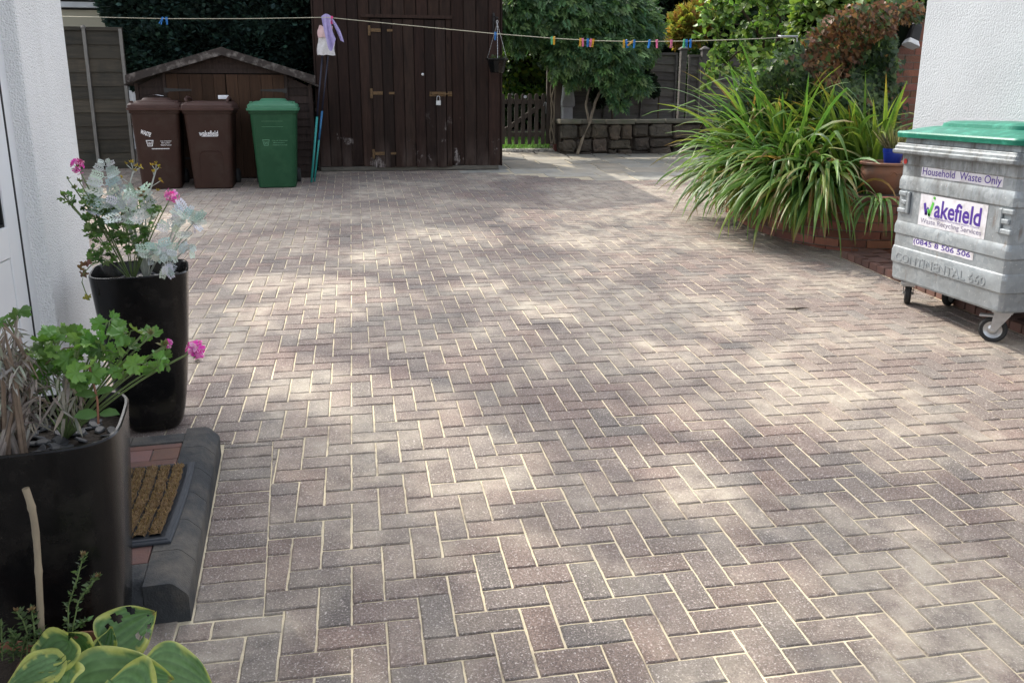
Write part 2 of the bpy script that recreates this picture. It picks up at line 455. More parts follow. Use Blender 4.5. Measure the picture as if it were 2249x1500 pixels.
for nm, c in dict(yellow=(0.62, 0.33, 0.02), blue=(0.01, 0.17, 0.52), pink=(0.65, 0.16, 0.30), green=(0.10, 0.42, 0.20), hotpink=(0.70, 0.05, 0.22)).items():
    MT['peg_' + nm] = M(nm + '_peg_plastic', c, tuple(x * 0.85 for x in c), 20, 0.4)
MT['grass'] = leaf_mat('grass_blades', 0.4)
MT['grass_base'] = M('lawn_base', (0.07, 0.15, 0.03), (0.05, 0.10, 0.022), 6, 0.9)
MT['lens'] = M('frosted_lens', (0.85, 0.86, 0.88), None, 5, 0.3)
MT['whitewash'] = M('whitewashed_stone', (0.50, 0.50, 0.53), (0.38, 0.38, 0.40), 6, 0.85, 0.4, 30)

# ------------------------------------------------------------------ foliage helpers
def tmpl(verts, faces): return np.array(verts, float), faces

def T_broad():
    v = [(0, 0, 0), (0, .35, -.05), (0, .7, -.04), (0, 1, -.16), (-.2, .15, .02), (-.32, .42, .05), (-.24, .75, 0), (.2, .15, .02), (.32, .42, .05), (.24, .75, 0)]
    f = [(0, 1, 4), (1, 5, 4), (1, 2, 6, 5), (2, 3, 6), (0, 7, 1), (1, 7, 8), (1, 8, 9, 2), (2, 9, 3)]
    return tmpl(v, f)

def T_round():
    return lobed_leaf(5, 0.10, 20, cup=0.1)

def lobed_leaf(lobes, depth, n=28, cup=0.25, ruffle=0.05, scallop=0.05, seed=0, rings=1):
    r_ = random.Random(seed)
    v = [(0, 0, 0)]
    for ring in range(1, rings + 1):
        fr = ring / rings
        for k in range(n):
            a = -math.pi / 2 + 0.20 + (2 * math.pi - 0.40) * k / (n - 1)
            w = 0.5 * (1 - depth * (0.5 + 0.5 * math.cos(a * lobes + math.pi * (lobes % 2)))) + scallop * (0.5 if k % 2 else -0.5) * (ring == rings)
            w *= fr
            z = cup * w * w * 2 + ruffle * math.sin(a * lobes) * fr + r_.uniform(-.012, .012)
            v.append((w * math.cos(a), w * math.sin(a) + 0.12, z))
    f = [(0, 1 + k, 2 + k) for k in range(n - 1)]
    for ring in range(1, rings):
        o0, o1 = 1 + (ring - 1) * n, 1 + ring * n
        f += [(o0 + k, o1 + k, o1 + k + 1, o0 + k + 1) for k in range(n - 1)]
    return tmpl(v, f)

def T_ivy():
    out = [(0, 0), (.28, -.08), (.5, .12), (.3, .3), (.36, .55), (.16, .55), (0, 1), (-.16, .55), (-.36, .55), (-.3, .3), (-.5, .12), (-.28, -.08)]
    v = [(0, .3, -.05)] + [(x, y, .06 * abs(x) * 2 - .06 * y) for x, y in out]
    f = [(0, 1 + k, 1 + (k + 1) % len(out)) for k in range(len(out))]
    return tmpl(v, f)

def T_spray(n=5, w=.10):
    v, f = [], []
    def blade(p, d, L, wd):
        d = np.array(d) / np.linalg.norm(d); s = np.array([-d[1], d[0], 0])
        k = len(v); p = np.array(p)
        v.extend([p - s * wd * .4, p + d * L * .5 - s * wd, p + d * L + np.array([0, 0, -.08 * L]), p + d * L * .5 + s * wd, p + s * wd * .4])
        f.append((k, k + 1, k + 3, k + 4)); f.append((k + 1, k + 2, k + 3))
    blade((0, 0, 0), (0, 1, 0), 1, w * .6)
    for i in range(n):
        t = .1 + .75 * i / n
        for sx in (-1, 1):
            blade((0, t, .02), (sx * 1.0, .75, 0), .52 * (1 - .55 * t), w)
    return tmpl(v, f)

def T_pinnate(pairs=4, L=.42, w=.11):
    v, f = [], []
    def leaflet(p, d, L, wd):
        d = np.array(d) / np.linalg.norm(d); s = np.array([-d[1], d[0], 0]); k = len(v); p = np.array(p)
        v.extend([p, p + d * L * .45 - s * wd + np.array([0, 0, .02]), p + d * L + np.array([0, 0, -.06]), p + d * L * .45 + s * wd + np.array([0, 0, .02])])
        f.append((k, k + 1, k + 2)); f.append((k, k + 2, k + 3))
    for i in range(pairs):
        t = .12 + .62 * i / max(1, pairs - 1)
        for sx in (-1, 1): leaflet((0, t, -.12 * t * t), (sx, .55, -.1), L * (1 - .25 * t), w)
    leaflet((0, .74, -.07), (0, 1, -.15), L * 1.1, w * 1.1)
    return tmpl(v, f)

def T_silver():
    v, f = [], []
    def strip(p, d, L, w0, w1, z=0):
        d = np.array(d, float) / np.linalg.norm(d); s = np.array([-d[1], d[0], 0]); k = len(v); p = np.array(p, float)
        e = p + d * L + np.array([0, 0, z])
        v.extend([p - s * w0, e - s * w1, e + d * w1, e + s * w1, p + s * w0]); f.append((k, k + 1, k + 2, k + 3, k + 4))
        return e
    for i in range(5): strip((0, i * .18, -.03 * i * i * .3), (0, 1, 0), .2, .028, .025)
    strip((0, .86, -.1), (0, 1, 0), .10, .03, .04)
    for i in range(5):
        t = .14 + .165 * i
        for sx in (-1, 1):
            L = .34 * (1 - .35 * abs(i - 1.5) / 3)
            d = np.array([sx * .85, .62, 0]); d /= np.linalg.norm(d)
            b = np.array([0, t, -.01 * i * i * .5])
            e = strip(b, d, L, .024, .040, .03)
            for q in (.5, .8):
                m = b + d * L * q + np.array([0, 0, .02])
                strip(m, (sx * .25, 1, 0), .085, .020, .028)
                strip(m, (sx * 1, -.15, 0), .07, .020, .028)
    return tmpl(v, f)

TB, TI, TSP, TPN, TSV = T_broad(), T_ivy(), T_spray(), T_pinnate(), T_silver()
TPF = T_pinnate(5, .46, .075)
TG = lobed_leaf(7, 0.32, 30, cup=0.35, ruffle=0.06, scallop=0.06)
TG2 = lobed_leaf(5, 0.42, 26, cup=-0.3, ruffle=0.08, scallop=0.07, seed=3)
TGL = lobed_leaf(7, 0.22, 42, cup=0.35, ruffle=0.06, scallop=0.06, seed=5, rings=3)
TGL2 = lobed_leaf(5, 0.28, 40, cup=-0.28, ruffle=0.09, scallop=0.07, seed=6, rings=3)

def norm(a): return a / np.maximum(np.linalg.norm(a, axis=-1, keepdims=True), 1e-9)

class FO:
    """numpy foliage collector: many leaves in ONE crown mesh"""
    def __init__(self): self.V, self.L, self.S, self.C, self.n, self.nl = [], [], [], [], 0, 0
    def leaves(self, pos, dirs, size, T, cols, up=None, jitter=0.6):
        pos = np.asarray(pos, float); N_ = len(pos)
        if N_ == 0: return
        tv, tf = T
        y = norm(np.asarray(dirs, float))
        u = np.tile(np.array([0, 0, 1.0]), (N_, 1)) if up is None else np.asarray(up, float)
        u = u + rng.normal(0, jitter, (N_, 3))
        x = norm(np.cross(y, u)); z = np.cross(x, y)
        s = np.broadcast_to(np.asarray(size, float), (N_,))
        P = pos[:, None, :] + s[:, None, None] * (tv[None, :, 0, None] * x[:, None, :] + tv[None, :, 1, None] * y[:, None, :] + tv[None, :, 2, None] * z[:, None, :])
        k = len(tv)
        self.V.append(P.reshape(-1, 3))
        self.C.append(np.repeat(np.asarray(cols, float), k, axis=0))
        fl = np.concatenate([np.array(f) for f in tf]); tot = np.array([len(f) for f in tf])
        idx = (fl[None, :] + (self.n + np.arange(N_) * k)[:, None]).ravel()
        self.L.append(idx); self.S.append(np.tile(tot, N_)); self.n += N_ * k
    def raw(self, vs, fs, cols):
        self.V.append(np.array(vs, float)); self.C.append(np.array(cols, float))
        self.L.append(np.concatenate([np.array(f) for f in fs]) + self.n); self.S.append(np.array([len(f) for f in fs])); self.n += len(vs)
    def build(self, name, m, parent=None, smooth=False):
        V = np.concatenate(self.V); L = np.concatenate(self.L); S = np.concatenate(self.S); C = np.clip(np.concatenate(self.C), 0, 1)
        lo, hi = V.min(0), V.max(0); c = np.array([(lo[0] + hi[0]) / 2, (lo[1] + hi[1]) / 2, lo[2]])
        me = bpy.data.meshes.new(name)
        me.vertices.add(len(V)); me.vertices.foreach_set('co', (V - c).ravel())
        me.loops.add(len(L)); me.loops.foreach_set('vertex_index', L.astype(np.int32))
        me.polygons.add(len(S)); st = np.concatenate([[0], np.cumsum(S)[:-1]])
        me.polygons.foreach_set('loop_start', st.astype(np.int32))
        me.update(calc_edges=True)
        if smooth: me.polygons.foreach_set('use_smooth', np.ones(len(S), bool))
        a = me.color_attributes.new('Col', 'FLOAT_COLOR', 'POINT')
        cc = np.ones((len(V), 4)); cc[:, :3] = C; a.data.foreach_set('color', cc.ravel())
        me.materials.append(m); me.validate()
        o = bpy.data.objects.new(name, me); COL.objects.link(o); o.location = c
        attach(o, parent, Matrix.Translation(Vector(c)))
        return o

def palette(n, cols, var=0.25, weights=None):
    cols = np.array(cols, float)
    i = rng.choice(len(cols), n, p=weights)
    return np.clip(cols[i] * (1 + rng.normal(0, var, (n, 1))) * (1 + rng.normal(0, 0.06, (n, 3))), 0.002, 1)

def blob(n, c, r, shell=0.55):
    d = norm(rng.normal(0, 1, (n, 3)))
    t = (shell + (1 - shell) * rng.random((n, 1)) ** 0.7)
    return np.array(c) + d * t * np.array(r), d

def pblob(n, px, py, Y, rx, rz, ry, shell=0.5):
    """ellipsoid of leaves round a point of the scene; rx, rz in photo pixels at that depth"""
    c = at(px, py, Y); k = ppm(c)
    return blob(n, c, (rx / k, ry, rz / k), shell)

def icosph(mb, c, r, seg=10, mi=0, noise=0.12):
    rings = []
    for i in range(1, seg):
        th = math.pi * i / seg
        ring = []
        for k in range(14):
            a = 2 * math.pi * k / 14
            q = 1 + random.uniform(-noise, noise)
            ring.append((c[0] + r[0] * math.sin(th) * math.cos(a) * q, c[1] + r[1] * math.sin(th) * math.sin(a) * q, c[2] - r[2] * math.cos(th) * q))
        rings.append(ring)
    mb.loft(rings, mi)

def text(s, width, T, mat_, name, parent, extrude=0.0006, height=None, bold=0.0, align='CENTER', shear=0.0):
    cu = bpy.data.curves.new('t', 'FONT'); cu.body = s; cu.size = 1; cu.extrude = 0.0; cu.align_x = align; cu.align_y = 'CENTER'
    cu.offset = bold; cu.shear = shear; cu.resolution_u = 3
    o = bpy.data.objects.new('t', cu); COL.objects.link(o)
    bpy.context.view_layer.update()
    me = bpy.data.meshes.new_from_object(o.evaluated_get(bpy.context.evaluated_depsgraph_get()))
    bpy.data.objects.remove(o)
    vs = np.array([v.co[:] for v in me.vertices]); fs = [tuple(p.vertices) for p in me.polygons]
    bpy.data.meshes.remove(me)
    k = width / (vs[:, 0].max() - vs[:, 0].min())
    kz = k if height is None else height / (vs[:, 1].max() - vs[:, 1].min())
    cx, cy = (vs[:, 0].max() + vs[:, 0].min()) / 2, (vs[:, 1].max() + vs[:, 1].min()) / 2
    mb = MB(T)
    n = len(vs)
    P = [((x - cx) * k, (y - cy) * kz, extrude) for x, y, _ in vs]
    if extrude > 0.001:
        # raised lettering: front face plus side walls
        from collections import Counter
        ed = Counter()
        for f in fs:
            for a, b in zip(f, f[1:] + f[:1]): ed[(a, b)] += 1
        P2 = P + [(x, y, 0.0) for x, y, _ in P]
        ff = list(fs) + [(b, a, a + n, b + n) for (a, b) in ed if (b, a) not in ed]
        mb.add(P2, ff)
    else:
        mb.add(P, fs)
    return mb.build(name, mat_, parent)

def faceT(o, x, y):
    """matrix from an origin and the text's right and up vectors"""
    x = Vector(x).normalized(); y = Vector(y); y = (y - x * y.dot(x)).normalized(); z = x.cross(y)
    m = Matrix((x, y, z)).transposed().to_4x4(); m.translation = Vector(o); return m

# ================================================================== SETTING: ground
def ground_sheet():
    mb = MB()
    xs = [-80, -30, -12, -6, -3, 0, 3, 6, 12, 30, 80]; ys = [-40, -8, -4, 0, 4, 8, 12, 14, 20, 40, 120]
    for y in ys:
        for x in xs: mb.v.append((x, y, gz(min(max(x, -12), 12), y) - 0.045)); mb.c.append((1, 1, 1))
    w = len(xs)
    for j in range(len(ys) - 1):
        for i in range(w - 1):
            a = j * w + i; mb.f.append((a, a + 1, a + 1 + w, a + w)); mb.m.append(0)
    return tag(mb.build('ground', MT['soil']), kind='structure')
ground_sheet()

U = 0.102
def step_edge(y): return -0.577 - 0.0604 * (y - 0.304)          # outer foot of the doorstep
def soldier_edge(y): return -0.372 - 0.0620 * (y - 0.40)        # line between border course and herringbone
def flag_edge(x):
    if x < 2.26: return 9.865 - 0.62 * (x - 1.673)
    if x < 3.27: return 9.5 - 0.593 * (x - 2.26)
    return 8.92
def in_planter(x, y): return False

def paving():
    mb = MB()
    def brick(x0, x1, y0, y1, lf=None, rf=None):
        g = random.uniform(.0026, .0036)
        x0 += g; x1 -= g; y0 += g; y1 -= g
        if x1 - x0 < 0.008 or y1 - y0 < 0.008: return
        cx, cy = (x0 + x1) / 2, (y0 + y1) / 2
        h = random.gauss(0, 0.0009); tx, ty = random.gauss(0, .004), random.gauss(0, .004)
        col = (random.random(), random.random(), random.random())
        def P(x, y, dz):
            return (x, y, gz(x, y) + h + dz + (x - cx) * tx + (y - cy) * ty)
        c = min(0.0042, (x1 - x0) * .2, (y1 - y0) * .2)
        near = cy < 4.0
        def ring(ins, dz, jit):
            pts = []
            nx = 4 if near else 1; ny = 4 if near else 1
            if near and x1 - x0 > .15: nx = 6
            if near and y1 - y0 > .15: ny = 6
            X0, X1, Y0, Y1 = x0 + ins, x1 - ins, y0 + ins, y1 - ins
            for i in range(nx): pts.append((X0 + (X1 - X0) * i / nx, Y0))
            for i in range(ny): pts.append((X1, Y0 + (Y1 - Y0) * i / ny))
            for i in range(nx): pts.append((X1 - (X1 - X0) * i / nx, Y1))
            for i in range(ny): pts.append((X0, Y1 - (Y1 - Y0) * i / ny))
            if lf: pts = [(lf(y) + .002 + ins if x < X0 + 1e-6 else max(x, lf(y) + .003 + ins), y) for x, y in pts]
            if rf: pts = [(rf(y) - .002 - ins if x > X1 - 1e-6 else min(x, rf(y) - .003 - ins), y) for x, y in pts]
            return [P(x + random.gauss(0, jit), y + random.gauss(0, jit), dz) for x, y in pts]
        j = 0.0008 if near else 0.0006
        mb.loft([ring(0, -0.022, 0), ring(0, -0.0045, j), ring(c, 0, j)], 0, False, True, col)
    def clipped(x0, x1, y0, y1):
        for yc in (.288, 1.507):
            if y0 < yc - .001 and y1 > yc + .001 and x0 < soldier_edge(yc) and x1 > step_edge(yc):
                clipped(x0, x1, y0, yc); clipped(x0, x1, yc, y1); return
        cy = (y0 + y1) / 2; cx = (x0 + x1) / 2
        if y0 > 10.9 or cy > flag_edge(cx) and cx > 1.62: return
        if cx > 1.62 and y1 > flag_edge(cx): y1 = min(y1, flag_edge(cx) + .02)
        if cy < 2.22: x0 = max(x0, -1.29)
        lf = None
        if .285 < cy < 1.507 and x0 < soldier_edge(y0): x0 = soldier_edge(cy); lf = soldier_edge
        if x1 > 4.03 and cy < 4.45: x1 = min(x1, 4.02)
        if x1 - x0 < .012: return
        brick(x0, x1, y0, y1, lf)
    for j in range(-22, 108):
        y = j * U
        for i in range(-46, 52):
            if (i - (j - 3)) % 4 == 0: clipped(i * U, (i + 2) * U, y, y + U)
            if (i - j) % 4 == 0: clipped(i * U, (i + 1) * U, y, y + 2 * U)
    # border course beside the doorstep
    y = .29
    while y < 1.50:
        d = .098 + random.uniform(-.004, .004)
        brick(step_edge(y) + .006, soldier_edge(y), y, min(y + d, 1.505), lambda q: step_edge(q) + .004, soldier_edge); y += d
    # joint sand, one sheet under the blocks
    xs = np.linspace(-4.8, 5.4, 12); ys = np.linspace(-2.4, 11.1, 14)
    base = len(mb.v)
    for yy in ys:
        for xx in xs: mb.v.append((xx, yy, gz(xx, yy) - 0.0052)); mb.c.append((1, 1, 1))
    for a in range(len(ys) - 1):
        for b in range(len(xs) - 1):
            k = base + a * len(xs) + b; mb.f.append((k, k + 1, k + 1 + len(xs), k + len(xs))); mb.m.append(1)
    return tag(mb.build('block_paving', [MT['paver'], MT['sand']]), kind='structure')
paving()

def flagstones():
    mb = MB()
    y = 8.8; row = 0
    while y < 12.2:
        d = random.choice([.32, .42, .5, .36])
        x = 1.5 + random.uniform(-.3, 0)
        while x < 7.2:
            w = random.choice([.45, .6, .75, .9, .5])
            cx, cy = x + w / 2, y + d / 2
            if cy > flag_edge(cx) - .05:
                g = .008; k = random.uniform(.75, 1.2); warm = random.uniform(.95, 1.05)
                col = (k * warm, k, k * (2 - warm) * .98)
                h = random.gauss(.002, .002)
                xx = [x + g + random.uniform(0, .012), x + w - g - random.uniform(0, .012)]
                y0, y1 = max(y + g, flag_edge(cx) - .02), y + d - g
                pts = []
                for (ax, ay, bx, by) in ((xx[0], y0, xx[1], y0), (xx[1], y0, xx[1], y1), (xx[1], y1, xx[0], y1), (xx[0], y1, xx[0], y0)):
                    for q in range(4):
                        t = q / 4
                        pts.append((ax + (bx - ax) * t + random.gauss(0, .004), ay + (by - ay) * t + random.gauss(0, .004)))
                r0 = [(a, b, gz(a, b) - .03) for a, b in pts]
                r1 = [(a, b, gz(a, b) + h - .004) for a, b in pts]
                r2 = [(cx + (a - cx) * .985, cy + (b - cy) * .975, gz(a, b) + h) for a, b in pts]
                mb.loft([r0, r1, r2], 0, False, True, col)
            x += w
        y += d; row += 1
    # pale pitched stones in the gateway
    for i in range(26):
        for j in range(3):
            x = 2.28 + i * .047 + random.uniform(-.01, .01); yy = 12.28 + j * .1 + random.uniform(-.02, .02)
            k = random.uniform(.9, 1.7)
            ring = lambda s, dz: [(x + s * .028 * math.cos(a) * 1.2, yy + s * .045 * math.sin(a), gz(x, yy) + dz) for a in np.linspace(0, 2 * math.pi, 9)[:-1]]
            mb.loft([ring(1, -.02), ring(1, .015), ring(.6, .032)], 0, False, True, (k, k, k * .97))
    return tag(mb.build('stone_paving', MT['flag']), kind='structure')
flagstones()

def brick_strip():
    mb = MB()
    # raised edge course along the foot of the right-hand house
    y = .2
    while y < 4.4:
        h = .055 + random.gauss(0, .002); k = random.uniform(.7, 1.2)
        mb.box(4.035 + random.uniform(-.004, .004), 4.10, y + .004, y + .099, gz(4, y) - .03, gz(4, y) + h, 0, (k, k, k)); y += .103
    for i in range(20):
        for j in range(2):
            k = random.uniform(.6, 1.1); x0 = 4.105 + j * .16; y0 = .2 + i * .212 + (.1 if j else 0)
            mb.box(x0, x0 + .155, y0, y0 + .205, gz(4, y0) - .03, gz(4.2, y0) + .05 + random.gauss(0, .002), 0, (k, k, k))
    mb.box(4.10, 4.42, .2, 4.44, -.02, .05, 1)
    return tag(mb.build('brick_verge', [MT['redblock'], MT['mortar']], bevel=.004), kind='structure')
brick_strip()

def lawn():
    mb = MB()
    xs = np.linspace(1.4, 9, 10); ys = [12.62, 13.2, 14, 16, 18.5]
    for yy in ys:
        for xx in xs: mb.v.append((xx, yy, gz(xx, yy) - .005)); mb.c.append((1, 1, 1))
    w = len(xs)
    for a in range(len(ys) - 1):
        for b in range(w - 1):
            k = a * w + b; mb.f.append((k, k + 1, k + 1 + w, k + w)); mb.m.append(0)
    tag(mb.build('lawn', MT['grass_base']), kind='structure')
    fo = FO(); n = 9000
    x = rng.uniform(2.0, 4.6, n); y = rng.uniform(12.66, 16, n)
    z = np.array([gz(a, b) for a, b in zip(x, y)])
    d = norm(np.c_[rng.normal(0, .4, n), rng.normal(0, .4, n), np.ones(n)])
    T = tmpl([(-.06, 0, 0), (.06, 0, 0), (.04, .6, .05), (0, 1, .2), (-.04, .6, .05)], [(0, 1, 2, 3, 4)])
    fo.leaves(np.c_[x, y, z], d, rng.uniform(.04, .08, n), T, palette(n, [(.11, .24, .045), (.09, .2, .04), (.15, .27, .07)]))
    tag(fo.build('grass', MT['grass']), 'short green lawn grass seen through the gate pickets', 'grass', kind='stuff')
lawn()

# ================================================================== LEFT HOUSE
def left_house():
    h = thing('house', 'white roughcast house with a white plastic door, at the left edge beside the planters', 'house', (-4.0, -1, 0))
    mb = MB(); XF = -1.30; top = 3.9
    mb.box(-1.62, XF, 1.65, 2.222, -.1, top)          # pier between door and corner
    mb.box(-1.62, XF, -6, .62, -.1, top)
    mb.box(-1.62, XF, .62, 1.65, 2.22, top)           # over the door
    mb.box(-7.0, -1.62, 1.9, 2.222, -.1, top)
    mb.box(-7.0, -6.7, -6, 1.9, -.1, top)
    mb.box(-6.7, -1.62, -6, -5.7, -.1, top)
    w = mb.build('wall', MT['white_render'], h, bevel=.012)
    mb = MB(); mb.add([(-7.3, -6.3, top), (-1.12, -6.3, top), (-1.12, 2.45, top), (-7.3, 2.45, top), (-7.3, -2, top + 1.9), (-1.12, -2, top + 1.9)], [(0, 1, 5, 4), (1, 2, 5), (2, 3, 4, 5), (3, 0, 4), (3, 2, 1, 0)])
    mb.build('roof', MT['slate'], h)
    xo = -1.362
    fr = MB()
    fr.box(-1.44, xo, 1.585, 1.652, .10, 2.22); fr.box(-1.44, xo, .618, .685, .10, 2.22)
    fr.box(-1.44, xo, .685, 1.585, 2.15, 2.22); fr.box(-1.44, xo + .01, .618, 1.652, .08, .135)
    f = fr.build('door_frame', MT['upvc'], h, bevel=.004)
    g = MB(); g.box(-1.44, xo - .001, 1.5715, 1.5845, .136, 2.149); g.box(-1.44, xo - .006, .686, .697, .136, 2.149)
    g.build('seal', MT['gasket'], f)
    d = MB(); xd = xo - .002
    d.box(-1.44, xd, 1.455, 1.571, .137, 2.148); d.box(-1.44, xd, .699, .795, .137, 2.148)
    d.box(-1.44, xd, .795, 1.455, .137, .26); d.box(-1.44, xd, .795, 1.455, 2.03, 2.148); d.box(-1.44, xd, .795, 1.455, .93, 1.05)
    dr = d.build('door', MT['upvc'], h, bevel=.004)
    p = MB(); p.box(-1.435, xd - .004, .8, 1.451, .264, .926); p.build('panel', MT['upvc'], dr, bevel=.003)
    p = MB(); p.box(-1.43, xd - .018, .808, 1.442, 1.062, 2.02); p.build('pane', MT['glass'], dr)
    for (z0, z1) in ((1.05, 2.03),):
        p = MB(); p.box(-1.43, xd - .008, 1.443, 1.454, z0, z1); p.box(-1.43, xd - .008, .796, .807, z0, z1); p.box(-1.43, xd - .008, .807, 1.443, z0 + .001, z0 + .01); p.box(-1.43, xd - .008, .807, 1.443, z1 - .01, z1 - .001)
        p.build('glazing_seal', MT['gasket'], dr)
    p = MB(); p.tube([(xd + .04, .76, 1.1), (xd + .04, .88, 1.1)], .01); p.tube([(xd, .76, 1.1), (xd + .04, .76, 1.1)], .009); p.build('handle', MT['steel'], dr)
left_house()

def doorstep():
    t = thing('doorstep', 'low step edged with charcoal kerb blocks and paved in red blocks below the white door', 'step', (-.95, .9, .05))
    kb = MB(); H = .128
    def kerb_block(p, q, inward, k):
        """bullnosed block from p to q along the edge, inward = unit vector to the step's middle"""
        p, q, n = Vector(p), Vector(q), Vector(inward)
        prof = [(0, -.03), (0, .074), (.002, .082), (.007, .090), (.036, .120), (.043, .125), (.053, .128), (.125, .128), (.125, -.03)]
        g = (q - p).normalized() * .0016
        r0 = [(p + g + n * a) + Vector((0, 0, gz(*(p + n * a)[:2]) + b)) for a, b in prof]
        r1 = [(q - g + n * a) + Vector((0, 0, gz(*(q + n * a)[:2]) + b)) for a, b in prof]
        kb.loft([r0, r1], 0, True, True, (k, k, k))
    y0, y1 = .304, 1.413
    n = 6
    def E(y): return Vector((step_edge(y), y, 0))
    d = (E(y1) - E(y0)).normalized(); inn = Vector((-d.y, d.x, 0))
    L = (E(y1) - E(y0)).length
    for i in range(n): kerb_block(E(y0) + d * L * i / n, E(y0) + d * L * (i + 1) / n, inn, random.uniform(.9, 1.12))
    for i in range(4):
        a = E(y0) + inn * (.1255 + .2 * i); b = E(y0) + inn * min(.1255 + .2 * (i + 1), .78)
        kerb_block(a, b, d, random.uniform(.9, 1.12))
        a = E(y1) + inn * (.1255 + .2 * i); b = E(y1) + inn * min(.1255 + .2 * (i + 1), .78)
        kerb_block(b, a, -d, random.uniform(.9, 1.12))
    kb.build('kerb', MT['kerb'], t, auto=30, smooth=True)
    pv = MB()
    i = 0; s = .128
    while s < L - .128:
        w = min(.102, L - .127 - s); u = .128
        u -= .1 * (i % 2)
        while u < .76:
            a0, a1 = max(u, .128) + .0025, min(u + .204, .775) - .0025
            if a1 - a0 > .03:
                c = [E(y0) + d * (s + e) + inn * a for e, a in ((.0025, a0), (.0025, a1), (w - .0025, a1), (w - .0025, a0))]
                k = random.uniform(.75, 1.3); z = H - .004 + random.gauss(0, .001)
                r = [[Vector((p.x, p.y, gz(p.x, p.y) + zz)) for p in c] for zz in (.0, z)]
                pv.loft(r, 0, False, True, (k, k, k * random.uniform(.9, 1.15)))
            u += .204
        s += .102; i += 1
    c = [E(y0) + d * e + inn * a for e, a in ((.12, .12), (.12, .79), (L - .12, .79), (L - .12, .12))]
    pv.loft([[Vector((p.x, p.y, gz(p.x, p.y) + zz)) for p in c] for zz in (-.02, H - .012)], 1, False, True)
    pv.build('paving', [MT['redblock'], MT['mortar']], t, bevel=.003)
    # ---- doormat
    m = thing('doormat', 'brown coir doormat with grey rubber border and stripes lying on the step', 'doormat', (-.9, .8, .15))
    z0 = H + .001
    def O(s_, a): 
        p = E(y0) + d * s_ + inn * a
        return p
    def outline(ins, bulge):
        pts = []
        s0, s1 = .222 + ins, .775 - ins
        for k in range(13):
            f = k / 12; pts.append(O(s0 + (s1 - s0) * f, .058 + .016 * (1 - f) + ins - bulge * math.sin(math.pi * f)))
        pts.append(O(s1, .46)); pts.append(O(s0, .46))
        return pts
    def lift(pts, z): return [Vector((p.x, p.y, gz(p.x, p.y) + z)) for p in pts]
    mb = MB()
    mb.loft([lift(outline(0, .007), z0), lift(outline(0, .007), z0 + .006), lift(outline(.004, .007), z0 + .009)], 0, True, True)
    for q in (.009, .017, .025):
        o1, o2 = lift(outline(q, .007), z0 + .0092), lift(outline(q + .004, .007), z0 + .013)
        mb.loft([o1, o2], 0, False, True)
    rb = mb.build('rubber_base', MT['rubber'], m)
    co = MB()
    # coir between the stripes: strips parallel to the curved edge
    edges = [.036, .074, .081, .118, .125, .162, .169, .206, .213, .250, .257, .38]
    for k in range(0, len(edges), 2):
        nn = 40
        for side in (0,):
            r0, r1, r2, r3 = [], [], [], []
            vs = []
            for i2 in range(nn + 1):
                f = i2 / nn; s_ = .222 + .034 + (.553 - .068) * f
                off = lambda e: .058 + .016 * (1 - f) + e - .007 * math.sin(math.pi * f)
                a, b = off(edges[k]) + random.uniform(-.003, .003), off(edges[k + 1]) + random.uniform(-.003, .003)
                for aa, zz in ((a, z0 + .012), (a + .003, z0 + .02), ((a + b) / 2, z0 + .022), (b - .003, z0 + .02), (b, z0 + .012)):
                    p = O(s_, aa); vs.append((p.x, p.y, gz(p.x, p.y) + zz + random.uniform(-.002, .002)))
            fs = []
            for i2 in range(nn):
                for j in range(4):
                    a = i2 * 5 + j; fs.append((a, a + 5, a + 6, a + 1))
            co.add(vs, fs)
    co.build('coir_pile', MT['coir'], m)
    fo = FO(); nf = 7000
    s_ = rng.uniform(.258, .74, nf); seg = rng.choice(6, nf, p=[.18, .16, .16, .18, .16, .16]); e = np.array([rng.uniform(edges[2 * q] + .002, edges[2 * q + 1] - .002) for q in seg])
    f = (s_ - .256) / .485
    a = .058 + .016 * (1 - f) + e - .007 * np.sin(np.pi * np.clip(f, 0, 1))
    P = np.array([O(x, y)[:] for x, y in zip(s_, a)]); P[:, 2] = [gz(p[0], p[1]) + z0 + .019 for p in P]
    T = tmpl([(-.09, 0, 0), (.09, 0, 0), (.05, 1, .1), (-.05, 1, .1)], [(0, 1, 2, 3)])
    fo.leaves(P, np.c_[rng.normal(0, .8, nf), rng.normal(0, .8, nf), np.full(nf, .7)], rng.uniform(.006, .012, nf), T, palette(nf, [(.27, .17, .075), (.33, .22, .105), (.15, .09, .04), (.22, .14, .06)], .3))
    fo.build('fibre', MT['felt'], m)
doorstep()

# ================================================================== RIGHT HOUSE
def right_house():
    h = thing('house', 'white textured house wall behind the galvanised waste container', 'house', (6.0, 1, .1))
    mb = MB(); mb.box(4.42, 9.0, -3, 4.21, -.2, 3.7); mb.build('wall', MT['white_render2'], h, bevel=.015)
    mb = MB(); mb.add([(4.2, -3.3, 3.7), (9.2, -3.3, 3.7), (9.2, 4.4, 3.7), (4.2, 4.4, 3.7), (6.7, -3.3, 5.2), (6.7, 4.4, 5.2)], [(0, 4, 5, 3), (1, 2, 5, 4), (0, 1, 4), (2, 3, 5), (3, 2, 1, 0)])
    mb.build('roof', MT['slate'], h)
right_house()

